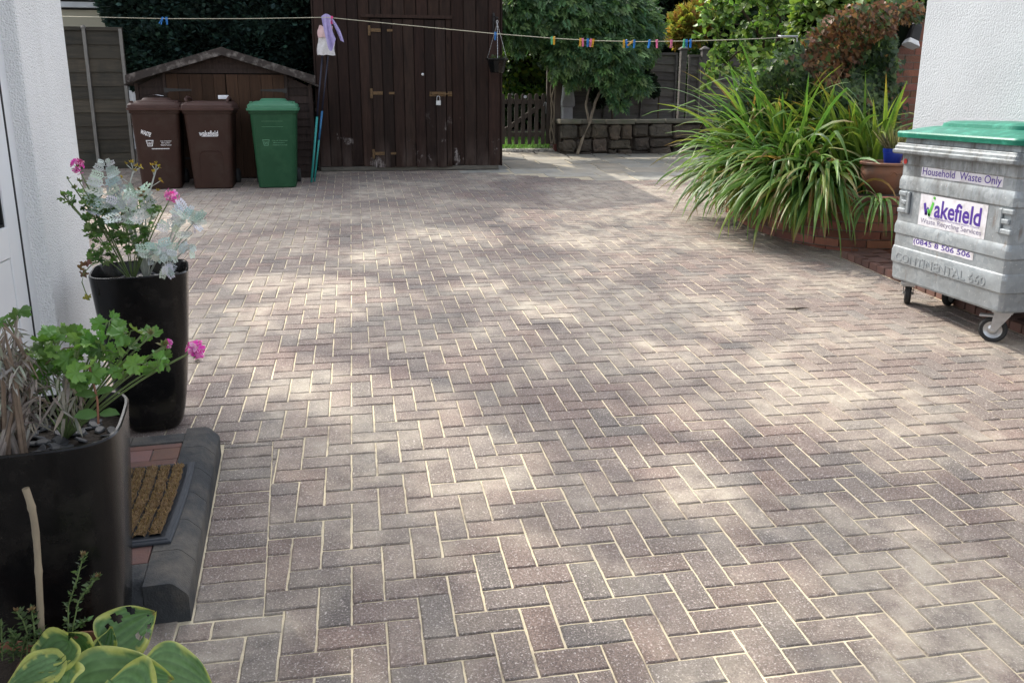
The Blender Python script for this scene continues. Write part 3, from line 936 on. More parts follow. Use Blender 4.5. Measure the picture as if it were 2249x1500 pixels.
# ================================================================== SHEDS
def big_shed():
    YF = 10.05; x0, x1 = -.515, 2.03; zb = .577; zt = 3.25
    t = thing('timber_shed', 'tall dark brown shed of vertical boards with scuffed white marks', 'shed', ((x0 + x1) / 2, YF + 1, .5))
    def boards(mb, xa, xb, za, zb_, y, w=.155, dep=.02):
        n = max(1, round((xb - xa) / w)); x = xa
        for i in range(n):
            ww = (xb - xa) / n; k = random.uniform(.7, 1.35); j = random.uniform(-.003, .003)
            col = (k * random.uniform(.95, 1.12), k, k * random.uniform(.92, 1.02))
            a, b = x + .003, x + ww - .003
            pr = [(a, y + .010), (a + .006, y + j), (b - .006, y + j), (b, y + .010)]
            r = [[(px, py, z) for px, py in pr] for z in (za + random.uniform(-.006, .006), zb_)]
            n0 = len(mb.v)
            vs = r[0] + r[1]
            mb.add(vs, [(0, 1, 5, 4), (1, 2, 6, 5), (2, 3, 7, 6), (0, 3, 2, 1)], 0, col)
            x += ww
    mb = MB()
    boards(mb, x0, .225, zb, zt, YF); boards(mb, 1.335, x1, zb, zt, YF); boards(mb, .225, 1.335, 2.60, zt, YF)
    mb.box(x0 + .002, x1 - .002, YF + .012, YF + .03, zb + .01, zt, 0, (.35, .35, .35))
    # side walls and back
    for xs, sgn in ((x0, 1), (x1, -1)):
        n = 14
        for i in range(n):
            k = random.uniform(.75, 1.2); ya = YF + .031 + i * .16
            mb.box(min(xs, xs + sgn * .02), max(xs, xs + sgn * .02), ya + .003, ya + .157, zb, zt, 0, (k, k, k))
    mb.box(x0, x1, YF + 2.28, YF + 2.3, zb, zt)
    mb.build('wall', MT['shed'], t)
    r = MB(); r.add([(x0 - .15, YF - .2, zt), (x1 + .15, YF - .2, zt), (x1 + .15, YF + 2.5, zt), (x0 - .15, YF + 2.5, zt), ((x0 + x1) / 2, YF - .2, zt + .5), ((x0 + x1) / 2, YF + 2.5, zt + .5)], [(0, 4, 5, 3), (1, 2, 5, 4), (0, 1, 4), (2, 3, 5), (3, 2, 1, 0)])
    r.build('roof', MT['slate'], t)
    c = MB(); c.box(x1 - .001, x1 + .022, YF - .016, YF + .03, zb - .01, zt); c.build('corner_board', MT['shed'], t)
    c = MB(); c.box(x0 - .02, x0 + .001, YF - .012, YF + .03, zb - .01, zt); c.build('corner_board', MT['shed'], t)
    # door
    d = MB(); boards(d, .235, 1.255, zb - .012, 2.545, YF - .026, .15)
    d.box(.236, 1.254, YF - .014, YF + .004, zb, 2.54, 0, (.3, .3, .3))
    dr = d.build('door', MT['shed'], t)
    s = MB(); s.box(1.262, 1.33, YF - .022, YF + .006, zb - .01, 2.56, 0, (1.1, 1.05, 1)); s.box(.12, 1.34, YF - .05, YF + .006, 2.562, 2.605, 0, (1.5, 1.45, 1.4)); s.box(.20, .232, YF - .004, YF + .006, zb, 2.56, 0, (.8, .8, .8))
    s.build('door_trim', MT['shed'], t)
    for z in (2.40, 1.575, .755):
        hg = MB(); y = YF - .034
        hg.box(.205, .238, y, y + .006, z - .07, z + .06); hg.tube([(.238, y - .004, z - .025), (.238, y - .004, z + .03)], .007, 8)
        hg.box(.2385, .375, y, y + .005, z - .022, z + .022)
        hg.build('hinge', MT['brass'], dr, bevel=.002)
        hg = MB(); hg.box(.46, .535, y, y + .005, z - .016, z + .016); hg.build('hinge_plate', MT['brass'], dr, bevel=.002)
    bt = MB(); y = YF - .034; z = 1.565
    bt.box(1.02, 1.25, y, y + .005, z - .032, z + .03); bt.tube([(1.03, y - .012, z), (1.335, y - .012, z)], .009, 8)
    for x in (1.06, 1.15, 1.22): bt.box(x, x + .02, y - .024, y, z - .02, z + .02)
    bt.box(1.275, 1.335, YF - .03, YF - .0225, z - .03, z + .035)
    bt.build('bolt', MT['brass'], dr, bevel=.002)
    pl = MB(); c0 = Vector((1.14, YF - .052, 1.455))
    pl.box(c0.x - .032, c0.x + .032, c0.y - .011, c0.y + .011, c0.z - .04, c0.z + .022)
    pl.tube([(c0.x - .021, c0.y, c0.z + .02)] + [(c0.x + .021 * math.cos(a), c0.y, c0.z + .062 + .021 * math.sin(a)) for a in np.linspace(math.pi, 0, 9)] + [(c0.x + .021, c0.y, c0.z + .02)], .005, 8)
    tag(pl.build('padlock', MT['steel'], None, bevel=.003), 'small silver padlock hanging from the brass bolt of the tall shed door', 'padlock')
    k = MB(); k.lathe([(.018, 0), (.018, -.006), (.008, -.008)], (.93, YF - .034, 1.828), 14, 0, False, True, 'y'); k.build('lock_cylinder', MT['steel'], dr)
    b = MB()
    b.box(x0, x1 - .03, YF + .0, YF + .09, .515, .574); b.box(x0 + .02, x0 + .22, YF + .02, YF + .2, .42, .513); b.box(.9, 1.2, YF + .03, YF + .2, .42, .513); b.box(1.75, 1.98, YF + .03, YF + .2, .42, .513)
    b.build('base_beam', MT['beam'], t, bevel=.006)
big_shed()

def small_shed():
    YF = 9.5; t = thing('low_store', 'low gable fronted dark timber store standing behind the wheelie bins', 'shed', (-1.64, 10.2, .47))
    xl, xr = -2.70, -.565; ze = 1.66; xa, za = -1.62, 2.06; zb = .46
    slope = (za - ze) / (xa - xl)
    def roofz(x): return ze + (x - xl) * slope if x < xa else za - (x - xa) * (za - ze) / (xr - xa)
    mb = MB()
    z = zb; h = .098
    while z < za - .03:
        z1 = min(z + h, za)
        # shiplap board clipped by the gable
        if z < ze: a, b = xl, xr
        else:
            a = xl + (z - ze) / slope; b = xr - (z - ze) * (xr - xa) / (za - ze)
        if z1 <= ze: a1, b1 = xl, xr
        else:
            a1 = xl + (z1 - ze) / slope; b1 = xr - (z1 - ze) * (xr - xa) / (za - ze)
        spans = [(a, -2.345, a1, -2.345), (-.885, b, -.885, b1)] if z < 1.80 else [(a, b, a1, b1)]
        for (p, q, p1, q1) in spans:
            if q - p < .02: continue
            k = random.uniform(.75, 1.25); c = (k, k, k)
            v = [(p, YF - .018, z + .002), (q, YF - .018, z + .002), (q1, YF - .002, z1), (p1, YF - .002, z1), (p, YF + .01, z + .002), (q, YF + .01, z + .002)]
            mb.add(v, [(0, 1, 2, 3), (0, 4, 5, 1)], 0, c)
        z = z1
    for xs, sg in ((xl, 1), (xr, -1)):
        for i in range(12):
            k = random.uniform(.75, 1.2); z = zb + i * .098
            mb.box(min(xs, xs + sg * .015), max(xs, xs + sg * .015), YF + .012, YF + 1.4, z + .002, min(z + .096, ze), 0, (k, k, k))
    mb.add([(xl + .01, YF + .011, zb), (xr - .01, YF + .011, zb), (xr - .01, YF + .011, ze), (xa, YF + .011, za), (xl + .01, YF + .011, ze)], [(0, 1, 2, 3, 4)], 0, (.3, .3, .3))
    mb.build('wall', MT['shed2'], t)
    r = MB()
    for (xo, zo) in ((-2.80, roofz(xl) - .045), (-.47, roofz(xr) - .045)):
        v = []
        for y in (YF - .16, YF + 1.5):
            v += [(xo, y, zo + .035), (xa, y, za + .045), (xa, y, za + .065), (xo, y, zo + .055)]
        r.add(v, [(0, 1, 2, 3), (7, 6, 5, 4), (0, 4, 5, 1), (1, 5, 6, 2), (2, 6, 7, 3), (3, 7, 4, 0)])
    r.build('roof', MT['barge'], t)
    for (xo, zo) in ((-2.775, 1.775), (-.495, 1.785)):
        b = MB()
        v = []
        for y in (YF - .185, YF - .161): v += [(xo, y, zo - .095), (xa, y, za - .035), (xa, y, za + .06), (xo, y, zo - .0)]
        b.add(v, [(0, 1, 2, 3), (7, 6, 5, 4), (0, 4, 5, 1), (1, 5, 6, 2), (2, 6, 7, 3), (3, 7, 4, 0)])
        b.build('bargeboard', MT['barge'], t)
    for (a, b) in ((-2.335, -1.62), (-1.61, -.895)):
        d = MB(); n = 5; w = (b - a) / n
        for i in range(n):
            k = random.uniform(.75, 1.3); d.box(a + i * w + .002, a + (i + 1) * w - .002, YF - .03, YF - .005, zb + .04, 1.795, 0, (k, k * .97, k * .95))
        dr = d.build('door', MT['ply'], t)
        hx = a if a < -2 else b; s = 1 if a < -2 else -1
        for z in (1.60, .75):
            hg = MB(); hg.add([(hx - s * .03, YF - .036, z - .03), (hx + s * .02, YF - .036, z - .03), (hx + s * .02, YF - .036, z - .018), (hx + s * .30, YF - .036, z - .008), (hx + s * .30, YF - .036, z + .012), (hx + s * .02, YF - .036, z + .022), (hx - s * .03, YF - .036, z + .03)], [(0, 1, 2, 3, 4, 5, 6) if s > 0 else (6, 5, 4, 3, 2, 1, 0)])
            hg.build('strap_hinge', MT['black_iron'], dr)
    tr = MB(); tr.box(-2.375, -2.338, YF - .034, YF - .019, zb, 1.81); tr.box(-.892, -.855, YF - .034, YF - .019, zb, 1.81); tr.box(-2.4, -.84, YF - .04, YF - .0195, 1.811, 1.86); tr.box(xl - .012, xl + .03, YF - .03, YF - .019, zb, ze + .02); tr.box(xr - .03, xr + .012, YF - .03, YF - .019, zb, ze + .02)
    tr.build('trim', MT['shed2'], t)
small_shed()

# ================================================================== FENCES AND WALLS
def lap_panel(mb, xa, xb, Y, z0, z1, n, seed=0, ang=0.0):
    h = (z1 - z0) / n
    for i in range(n):
        za, zb = z0 + i * h - .012, z0 + (i + 1) * h
        k = random.uniform(.75, 1.25); m = 14; vs = []
        ph = random.uniform(0, 6)
        for j in range(m + 1):
            x = xa + (xb - xa) * j / m; w = .006 * math.sin(ph + j * .9) + random.uniform(-.003, .003)
            vs += [(x, Y - .022, za + w), (x, Y - .004, zb), (x, Y - .004, za + w)]
        fs = []
        for j in range(m):
            a = j * 3; fs += [(a, a + 3, a + 4, a + 1), (a, a + 2, a + 5, a + 3)]
        mb.add(vs, fs, 0, (k * random.uniform(.97, 1.05), k, k * random.uniform(.95, 1.02)))

def left_fence():
    Y = 10.6
    t = thing('lap_fence', 'dark green brown horizontal lap fence panel between the white house and the low store', 'fence', (-4.2, Y, .5))
    mb = MB(); lap_panel(mb, -5.6, -3.05, Y, .60, 2.38, 10); mb.build('boards', MT['fence_dark'], t)
    c = MB(); c.box(-5.6, -3.05, Y - .035, Y + .03, 2.375, 2.42); c.build('cap_rail', MT['fence_dark'], t)
    for x in (-3.535, -3.075, -4.6):
        b = MB(); b.box(x - .02, x + .02, Y - .05, Y - .023, .57, 2.40); p = b.build('batten', MT['post'], t)
        if x == -3.535:
            q = MB(); q.lathe([(.035, 0), (.035, .02), (.02, .035)], (x, Y - .03, 2.40), 12, 0, True, True); q.build('cap', MT['post'], p)
    g = MB(); g.box(-5.6, -2.72, Y - .02, Y + .02, .42, .60); g.build('gravel_board', MT['fence_dark'], t)
left_fence()

def right_fences():
    Y = 13.0
    spans = [(3.45, 5.78, 'grey lap fence panel behind the rubble wall, nearest the gate post', 2.31), (5.99, 6.22, 'narrow grey fence panel squeezed between two fence posts', 2.28), (6.36, 8.4, 'grey lap fence panel partly hidden by the light green tree', 2.30), (8.52, 10.6, 'grey lap fence panel farthest right, behind the ivy', 2.30)]
    for i, (a, b, lab, zt) in enumerate(spans):
        t = thing('lap_fence', lab, 'fence panel', ((a + b) / 2, Y, 1.0), group='grey fence panels')
        mb = MB(); lap_panel(mb, a, b, Y, .70, zt - .04, 11); mb.build('boards', MT['fence_grey'], t)
        c = MB(); c.box(a, b, Y - .035, Y + .02, zt - .042, zt); c.build('cap_rail', MT['fence_grey'], t)
        xs = [a + .02, b - .02] + ([a + (b - a) * .42, a + (b - a) * .72] if b - a > 1 else [])
        for x in xs:
            q = MB(); q.box(x - .02, x + .02, Y - .047, Y - .0225, .7, zt - .045); q.build('batten', MT['fence_grey'], t)
    for x, lab in ((5.885, 'grey square fence post topped with a pale cap, right of the gate-side fence panel'), (6.29, 'grey square fence post just right of the narrow fence panel'), (8.46, 'grey square fence post behind the ivy')):
        t = thing('fence_post', lab, 'fence post', (x, Y, .65), group='grey fence posts')
        p = MB(); p.box(x - .055, x + .055, Y - .075, Y + .03, .62, 2.36); p.build('shaft', MT['fence_grey'], t, bevel=.005)
        p = MB(); p.loft([rrect(x, Y - .022, .075, .07, .004, 2.362, 2), rrect(x, Y - .022, .075, .07, .004, 2.385, 2), rrect(x, Y - .022, .01, .01, .003, 2.43, 2)]); p.build('cap', MT['fence_grey'], t)
right_fences()

def rubble_wall():
    Y = 11.9; t = thing('rubble_wall', 'low dry stone wall of big dark sandstone blocks with flat coping', 'wall', (5.3, Y + .2, .6))
    x0, x1 = 3.36, 8.2; zb = .56; zt = 1.09
    mb = MB(); mb.box(x0 + .02, x1, Y + .05, Y + .42, zb, zt, 1)
    def stone(poly, dep, k):
        cx = sum(p[0] for p in poly) / len(poly); cz = sum(p[1] for p in poly) / len(poly)
        def ring(s, y, j): return [(cx + (x - cx) * s + random.uniform(-j, j), Y + y + random.uniform(-j, j), cz + (z - cz) * s + random.uniform(-j, j)) for x, z in poly]
        mb.loft([ring(1, .09, 0), ring(1, .012, .004), ring(.95, -.012 - dep * .4, .006), ring(.82, -.022 - dep, .008), ring(.45, -.028 - dep, .010)], 0, False, True, (k * random.uniform(.95, 1.1), k, k * random.uniform(.88, 1.0)))
    def blocky(xa, xb, za, zb_):
        g = .012; n = 5; pts = []
        xa += g; xb -= g; za += g * .7; zb_ -= g * .7
        r = min(random.uniform(.02, .06), (zb_ - za) * .3)
        for (cx, cz, a0) in ((xb - r, zb_ - r, 0), (xa + r, zb_ - r, 90), (xa + r, za + r, 180), (xb - r, za + r, 270)):
            for q in range(4):
                a = R(a0 + 30 * q); pts.append((cx + r * math.cos(a) + random.uniform(-.022, .022), cz + r * math.sin(a) + random.uniform(-.018, .018)))
        return pts
    x = x0
    while x < x1:                      # big bottom stones, then a course of smaller ones
        w = random.choice([.3, .42, .52, .24, .36])
        split = random.random()
        zs = [zb, zb + random.uniform(.04, .09), zb + random.uniform(.27, .33), zt]
        if split < .3: zs = [zb, zb + random.uniform(.1, .14), zb + random.uniform(.24, .30), zt]
        for a, b in zip(zs, zs[1:]):
            if w > .4 and random.random() < .45:
                m = x + w * random.uniform(.35, .65)
                for p, q in ((x, m), (m, x + w)): stone(blocky(p, q, a, b), random.uniform(0, .03), random.uniform(.65, 1.25))
            else: stone(blocky(x + random.uniform(-.03, .03), x + w + random.uniform(-.03, .03), a, b), random.uniform(0, .03), random.uniform(.65, 1.25))
        x += w
    mb.build('stonework', [MT['stone'], MT['soil']], t)
    x = x0 - .02
    while x < x1:
        w = random.uniform(.35, .62); c = MB(); h = random.uniform(.055, .075)
        pts = [(x + .006, Y - .05), (x + w * .5, Y - .05 + random.uniform(-.015, .015)), (x + w - .006, Y - .05 + random.uniform(-.015, .01)), (x + w - .006, Y + .42), (x + .006, Y + .42)]
        z = zt + random.uniform(-.004, .012); k = random.uniform(.8, 1.2)
        c.loft([[(a, b, z) for a, b in pts], [(a, b - .008 * (b < Y), z + h * .5) for a, b in pts], [(a, b, z + h) for a, b in pts]], 0, True, True, (k, k, k * .95))
        c.build('coping_stone', MT['coping'], t, bevel=.01)
        x += w
    mb = MB(); mb.box(x0 + .05, x1, Y + .43, Y + 1.0, .55, 1.08); tag(mb.build('raised_bed', MT['soil']), kind='structure')
rubble_wall()

def gate():
    Y = 12.45; t = thing('picket_gate', 'small dark brown picket gate standing between the tall shed and the wooden post', 'gate', (2.83, Y, .65))
    a, b = 2.44, 3.215
    for z in (.90, 1.45):
        r = MB(); r.box(a, b, Y + .0, Y + .035, z - .04, z + .04); r.build('rail', MT['gate'], t, bevel=.004)
    r = MB(); r.bar((a + .05, Y + .0175, .95), (b - .05, Y + .0175, 1.40), .07, .028, (0, 1, 0)); r.build('brace', MT['gate'], t)
    for i in range(7):
        x = a + .035 + i * (b - a - .07) / 6; p = MB(); w = .034; zt = 1.585 + random.uniform(-.006, .006)
        pr = [(x - w, .735), (x + w, .735), (x + w, zt - .03), (x + w * .4, zt), (x - w * .4, zt), (x - w, zt - .03)]
        p.loft([[(u, Y - .001, v) for u, v in pr], [(u, Y - .022, v) for u, v in pr]][::-1], 0, True, True, (random.uniform(.85, 1.15),) * 3)
        p.build('picket', MT['gate'], t, bevel=.003)
    p = MB(); p.lathe([(.028, -.002), (.028, -.008), (.012, -.012)], (2.86, Y - .022, 1.53), 14, 0, True, True, 'y'); p.build('plaque', MT['trim'], t)
    l = MB(); l.tube([(b - .03, Y - .03, 1.38), (b - .02, Y - .05, 1.44), (b + .005, Y - .05, 1.44), (b + .01, Y - .04, 1.25)], .009, 6); l.build('latch', MT['steel'], t)
    # post with its trellis strip
    t = thing('gate_post', 'square dark wooden gate post on a rusty metal shoe, wound with pale vine stems', 'post', (3.40, 12.3, .6))
    p = MB(); p.box(3.345, 3.445, 12.25, 12.35, .75, 2.9); p.build('shaft', MT['gate'], t, bevel=.005)
    p = MB(); p.box(3.34, 3.45, 12.245, 12.355, .59, .749); p.build('shoe', MT['rust'], t)
    p = MB(); p.box(3.225, 3.335, 12.36, 12.43, .74, 2.7); p.build('board', MT['gate'], t)
    tr = thing('vine_stem', 'twisted pale stems of the climbing shrub winding up the gate post', 'stem', (3.3, 12.2, .7))
    for k in range(3):
        m = MB(); ph = k * 2.1
        m.tube([(3.30 + .035 * math.sin(ph + z * 5.2) + .012 * math.sin(z * 13 + k), 12.225 + .02 * math.cos(ph + z * 5.2), .75 + z) for z in np.linspace(0, 1.5, 30)], [.014 - .004 * z for z in np.linspace(0, 1, 30)], 6)
        m.build('stem', MT['vine'], tr)
    for k, pts in enumerate(([(3.62, 11.75, .60), (3.70, 11.74, .85), (3.83, 11.80, 1.1), (3.80, 11.95, 1.4), (3.9, 12.1, 1.75), (3.82, 12.2, 2.1)], [(3.83, 11.80, 1.1), (3.95, 11.9, 1.45), (4.1, 12.0, 1.7)])):
        if k == 0: s2 = thing('shrub_stem', 'thin bare brown stem rising in front of the rubble wall beside the gate post', 'stem', (3.62, 11.75, .6))
        m = MB(); m.tube(pts, [.028 - .003 * i for i in range(len(pts))], 7); m.build('branch', MT['vine'], s2)
    # pale stone pier glimpsed behind the post
    m = MB(); c = at(1247, 215, 12.8)
    m.loft([rrect(c.x, 12.85, .09, .09, .02, .62, 3), rrect(c.x, 12.85, .09, .09, .02, 1.35, 3), rrect(c.x, 12.85, .12, .12, .02, 1.38, 3), rrect(c.x, 12.85, .12, .12, .02, 1.46, 3), rrect(c.x + .01, 12.85, .10, .09, .04, 1.60, 3), rrect(c.x, 12.85, .08, .08, .04, 2.0, 3)])
    tag(m.build('garden_ornament', MT['whitewash']), 'pale grey stone ornament half hidden behind the gate post', 'ornament')
gate()

def garage():
    t = thing('garage', 'cream building with pale grey fascia showing above the left fence', 'building', (-6, 14, .6))
    Y = 13.0; xr = -3.72
    m = MB(); m.box(-10, xr - .14, Y + .06, Y + 4, .5, 2.87); m.build('wall', MT['cream'], t)
    m = MB(); m.box(xr - .14, xr, Y + .02, Y + 4, .5, 2.87); m.build('corner_trim', MT['trim'], t)
    m = MB(); m.box(-10, xr - .145, Y + .04, Y + .058, 2.845, 2.868); m.box(xr - .158, xr - .142, Y + .015, Y + .07, .5, 2.845); m.build('joint_strip', MT['gasket'], t)
    m = MB(); m.box(-10, xr + .05, Y - .06, Y + 4, 2.872, 2.955); m.build('fascia', MT['trim'], t)
    m = MB(); m.box(-10, xr + .05, Y - .02, Y + 4, 2.957, 2.985); m.build('shadow_gap', MT['gasket'], t)
    m = MB(); m.box(-10, xr + .08, Y - .10, Y + 4, 2.987, 3.5); m.build('gutter', MT['trim'], t)
garage()

# ================================================================== WHEELIE BINS
def make_bin(loc, rz, mb_, ml, label, style):
    t = thing('wheelie_bin', label, 'wheelie bin', loc, rz, 'wheelie bins in front of the low store')
    T = WM[t.name]
    m = MB(T)
    rings = []
    for z, hw, y0, y1, r in ((0.0, .205, .03, .50, .05), (.012, .222, .012, .52, .055), (.25, .236, .006, .575, .055), (.62, .255, .0, .63, .055), (.885, .268, -.004, .665, .05), (.888, .284, -.016, .68, .04), (.935, .286, -.018, .685, .04)):
        rings.append(rrect(0, (y0 + y1) / 2, hw, (y1 - y0) / 2, r, z, 5))
    m.loft(rings)
    body = m.build('body', mb_, t, smooth=True, auto=35)
    m = MB(T); rings = []
    for z, hw, y0, y1, r in ((.925, .302, -.045, .70, .03), (.952, .305, -.048, .70, .03), (.955, .292, -.036, .69, .03), (.985, .290, -.034, .69, .035), (1.005, .275, -.012, .68, .06)):
        rings.append(rrect(0, (y0 + y1) / 2, hw, (y1 - y0) / 2, r, z, 5))
    if style != 'handles':
        for z, hw, y0, y1, r in ((1.012, .235, .04, .64, .08), (1.03, .225, .06, .62, .08), (1.036, .16, .13, .54, .08), (1.062, .14, .16, .50, .08), (1.066, .10, .2, .45, .06)):
            rings.append(rrect(0, (y0 + y1) / 2, hw, (y1 - y0) / 2, r, z, 5))
    else:
        for z, hw, y0, y1, r in ((1.022, .25, .02, .66, .08), (1.03, .19, .1, .6, .08)):
            rings.append(rrect(0, (y0 + y1) / 2, hw, (y1 - y0) / 2, r, z, 5))
    m.loft(rings)
    lid = m.build('lid', ml, t, smooth=True, auto=35)
    if style == 'handles':
        for s in (-1, 1):
            h = MB(T); h.tube([(s * .225, .03, 1.0), (s * .238, .045, 1.055), (s * .238, .2, 1.075), (s * .232, .40, 1.06), (s * .225, .46, 1.01)], .017, 8); h.build('lid_grip', ml, lid, smooth=True)
    else:
        for s in (-1, 1):
            h = MB(T); h.box(s * .245 - .018, s * .245 + .018, .02, .06, 1.0, 1.03); h.build('lid_grip', ml, lid, bevel=.006)
    for s in (-1, 1):
        h = MB(T); h.tube([(s * .20, .69, .93), (s * .20, .745, .985), (s * .20, .75, 1.02)], .016, 8); h.tube([(s * .245, .75, 1.02), (s * .09, .75, 1.02)], .016, 8); h.build('handle', mb_, t, smooth=True)
        w = MB(T)
        for (r0, x0) in ((.1, 0),):
            xs = s * .245
            w.lathe([(.04, -.024), (.085, -.026), (.1, -.014), (.1, .014), (.085, .026), (.04, .024)], (xs, .56, .1), 24, 0, True, True, 'x')
        w.build('wheel', MT['tyre'], t, smooth=True, auto=40)
    m = MB(T); m.tube([(-.24, .56, .1), (.24, .56, .1)], .012, 8); m.build('axle', MT['steel'], t)
    yf = -.0005
    def F(x, z):                     # text on the slightly raked front face
        y = -.0035 + (0.885 - z) * .0135 - .0025
        return T @ faceT((x, y, z), (1, 0, 0), (0, -.0135, 1))
    if style == 'white':
        text('WASTE', .115, F(-.12, .66) @ Matrix.Rotation(-.38, 4, 'Z'), MT['print_white'], 'graffiti', body, height=.05, bold=.03)
        lines = ((.032, .565, 'City of Wakefield', .12), (.03, .543, 'Metropolitan', .095), (.032, .521, 'District Council', .115))
        cr = MT['print_white']; cx, cz = -.085, .543
    elif style == 'green':
        lines = ((.06, .57, 'City of Wakefield', .18), (.05, .545, 'Metropolitan', .13), (.06, .52, 'District Council', .165))
        cr = MT['print_faint']; cx, cz = -.10, .548
        for z in (.735, .80): 
            q = MB(F(0, z)); q.box(-.14, .11, -.0015, .0015, 0, .001); q.build('moulded_line', cr, body)
    if style in ('white', 'green'):
        for x, z, s, w in lines: text(s, w, F(x + .06 if style == 'white' else x, z), cr, 'lettering', body, bold=.012, height=.016)
        q = MB(F(cx, cz))
        o = [(-.042, .036), (.042, .036), (.026, -.036), (-.026, -.036)]; i_ = [(-.034, .028), (.034, .028), (.021, -.029), (-.021, -.029)]
        q.add([(a, b, .0008) for a, b in o + i_], [(0, 4, 5, 1), (1, 5, 6, 2), (2, 6, 7, 3), (3, 7, 4, 0)])
        for a, b in (((-.022, .018), (-.010, -.02)), ((-.010, -.02), (0, .012)), ((0, .012), (.010, -.02)), ((.010, -.02), (.022, .018))):
            q.bar((*a, .0009), (*b, .0009), .005, .0006, (0, 0, 1))
        q.build('emblem', cr, body)
        if style == 'white':
            q = MB(F(.03, .478)); 
            x = -.1
            while x < .09:
                w = random.uniform(.006, .014); q.box(x, x + w, -.005, .005, 0, .0008); x += w + .003
            q.build('small_print', cr, body)
    else:
        text('wakefield', .215, F(-.005, .66), MT['print_white'], 'lettering', body, bold=.015, height=.062)
        q = MB(F(0, .625)); q.box(-.085, .095, -.003, .003, 0, .0008); q.build('underline', MT['print_white'], body)
        q = MB(T)                    # moulded arch on the front
        P = [(-.13, .02), (-.135, .36), (-.115, .43), (-.08, .45), (.08, .45), (.115, .43), (.135, .36), (.13, .02)]
        q.tube([(x, -.0035 + (.885 - z) * .0135 + .004 + (.008 if z < .03 else 0), z) for x, z in P], .009, 6); q.build('moulded_arch', MT['bin_brown'], body)
    return t

def G3(x, y): return (x, y, gz(x, y))
make_bin(G3(-2.33, 8.66), R(6), MT['bin_brown'], MT['bin_brown_lid'], 'brown wheelie bin with white paper on its lid and a white crest, leftmost', 'white')
make_bin(G3(-1.735, 8.63), R(2), MT['bin_brown'], MT['bin_brown_lid'], 'brown wheelie bin with white wakefield lettering and a moulded arch, beside the green one', 'handles')
make_bin(G3(-.985, 8.63), R(2), MT['bin_green'], MT['bin_green_lid'], 'green wheelie bin at the right end of the row', 'green')
m = MB(Matrix.Translation((-2.37, 8.98, gz(-2.37, 8.9) + 1.068)) @ Matrix.Rotation(.12, 4, 'Z'))
m.add([(-.085, -.12, .006), (0, -.13, .02), (.09, -.11, .004), (.085, .09, .008), (.01, .10, .018), (-.09, .09, .008)], [(0, 1, 4, 5), (1, 2, 3, 4)])
tag(m.build('paper', MT['paper']), 'folded white sheet of paper lying on the lid of the leftmost brown bin', 'paper')
m = MB(); c = at(490, 212, 9.0); m.box(c.x - .06, c.x + .06, 9.0, 9.05, c.z - .035, c.z + .012)
tag(m.build('white_box', MT['paper'], bevel=.004), 'small white box lying at the back of the lid of the middle brown bin', 'box')

# ================================================================== MOP, BROOM, CLOTH, CLOTHESLINE
def poles():
    b1, t1 = Vector((-.60, 9.06, gz(-.6, 9.06))), at(709, 112, 9.32)
    t = thing('mop', 'upside down mop with white and pink head leaning by the tall shed', 'mop', b1)
    def L(a, b, f): return a + (b - a) * f
    m = MB(); m.tube([b1, L(b1, t1, .50)], .0145, 10); m.build('lower_handle', MT['turq'], t, smooth=True)
    m = MB(); m.tube([L(b1, t1, .50), t1], .010, 8); m.build('upper_handle', MT['navy'], t, smooth=True)
    c = at(716, 92, 9.30)
    def pad(name, mat_, zt, zb, w0, w1, yoff, sd):
        r_ = random.Random(sd); m = MB(); n = 9; vs = []; fs = []
        for i in range(n + 1):
            f = i / n; z = zt + (zb - zt) * f; w = w0 + (w1 - w0) * f
            for j in range(9):
                u = j / 8 * 2 - 1
                y = -.035 * math.sqrt(max(0, 1 - u * u)) - .012 * math.sin(u * 5 + f * 4)
                vs.append((c.x + u * w + .01 * math.sin(f * 5 + sd), c.y + yoff + y, z + r_.uniform(-.008, .008)))
        for i in range(n):
            for j in range(8):
                a = i * 9 + j; fs.append((a, a + 9, a + 10, a + 1))
        m.add(vs, fs)
        vb = [(x, 2 * (c.y + yoff) - y + .01, z) for x, y, z in vs]
        m.add(vb, [q[::-1] for q in fs])
        return m.build(name, mat_, t, smooth=True)
    z1 = at(716, 58, 9.3).z; z2 = at(716, 85, 9.3).z; z3 = at(716, 122, 9.3).z
    pad('mop_head', MT['mop'], z2 + .02, z3, .10, .112, 0, 1)
    pad('mop_band', MT['mop_pink'], z1, z2 + .005, .082, .102, -.012, 2)
    b2, t2 = Vector((-.565, 9.12, gz(-.56, 9.12))), at(722, 112, 9.40)
    t = thing('broom_handle', 'slim blue and turquoise pole leaning beside the mop', 'pole', b2)
    m = MB(); m.tube([b2, L(b2, t2, .46)], .0125, 10); m.build('lower_tube', MT['turq'], t, smooth=True)
    m = MB(); m.tube([L(b2, t2, .32), L(b2, t2, .54)], .0135, 10); m.build('grip', MT['bluetube'], t, smooth=True)
    m = MB(); m.tube([L(b2, t2, .54), t2], .009, 8); m.build('upper_tube', MT['navy'], t, smooth=True)
poles()

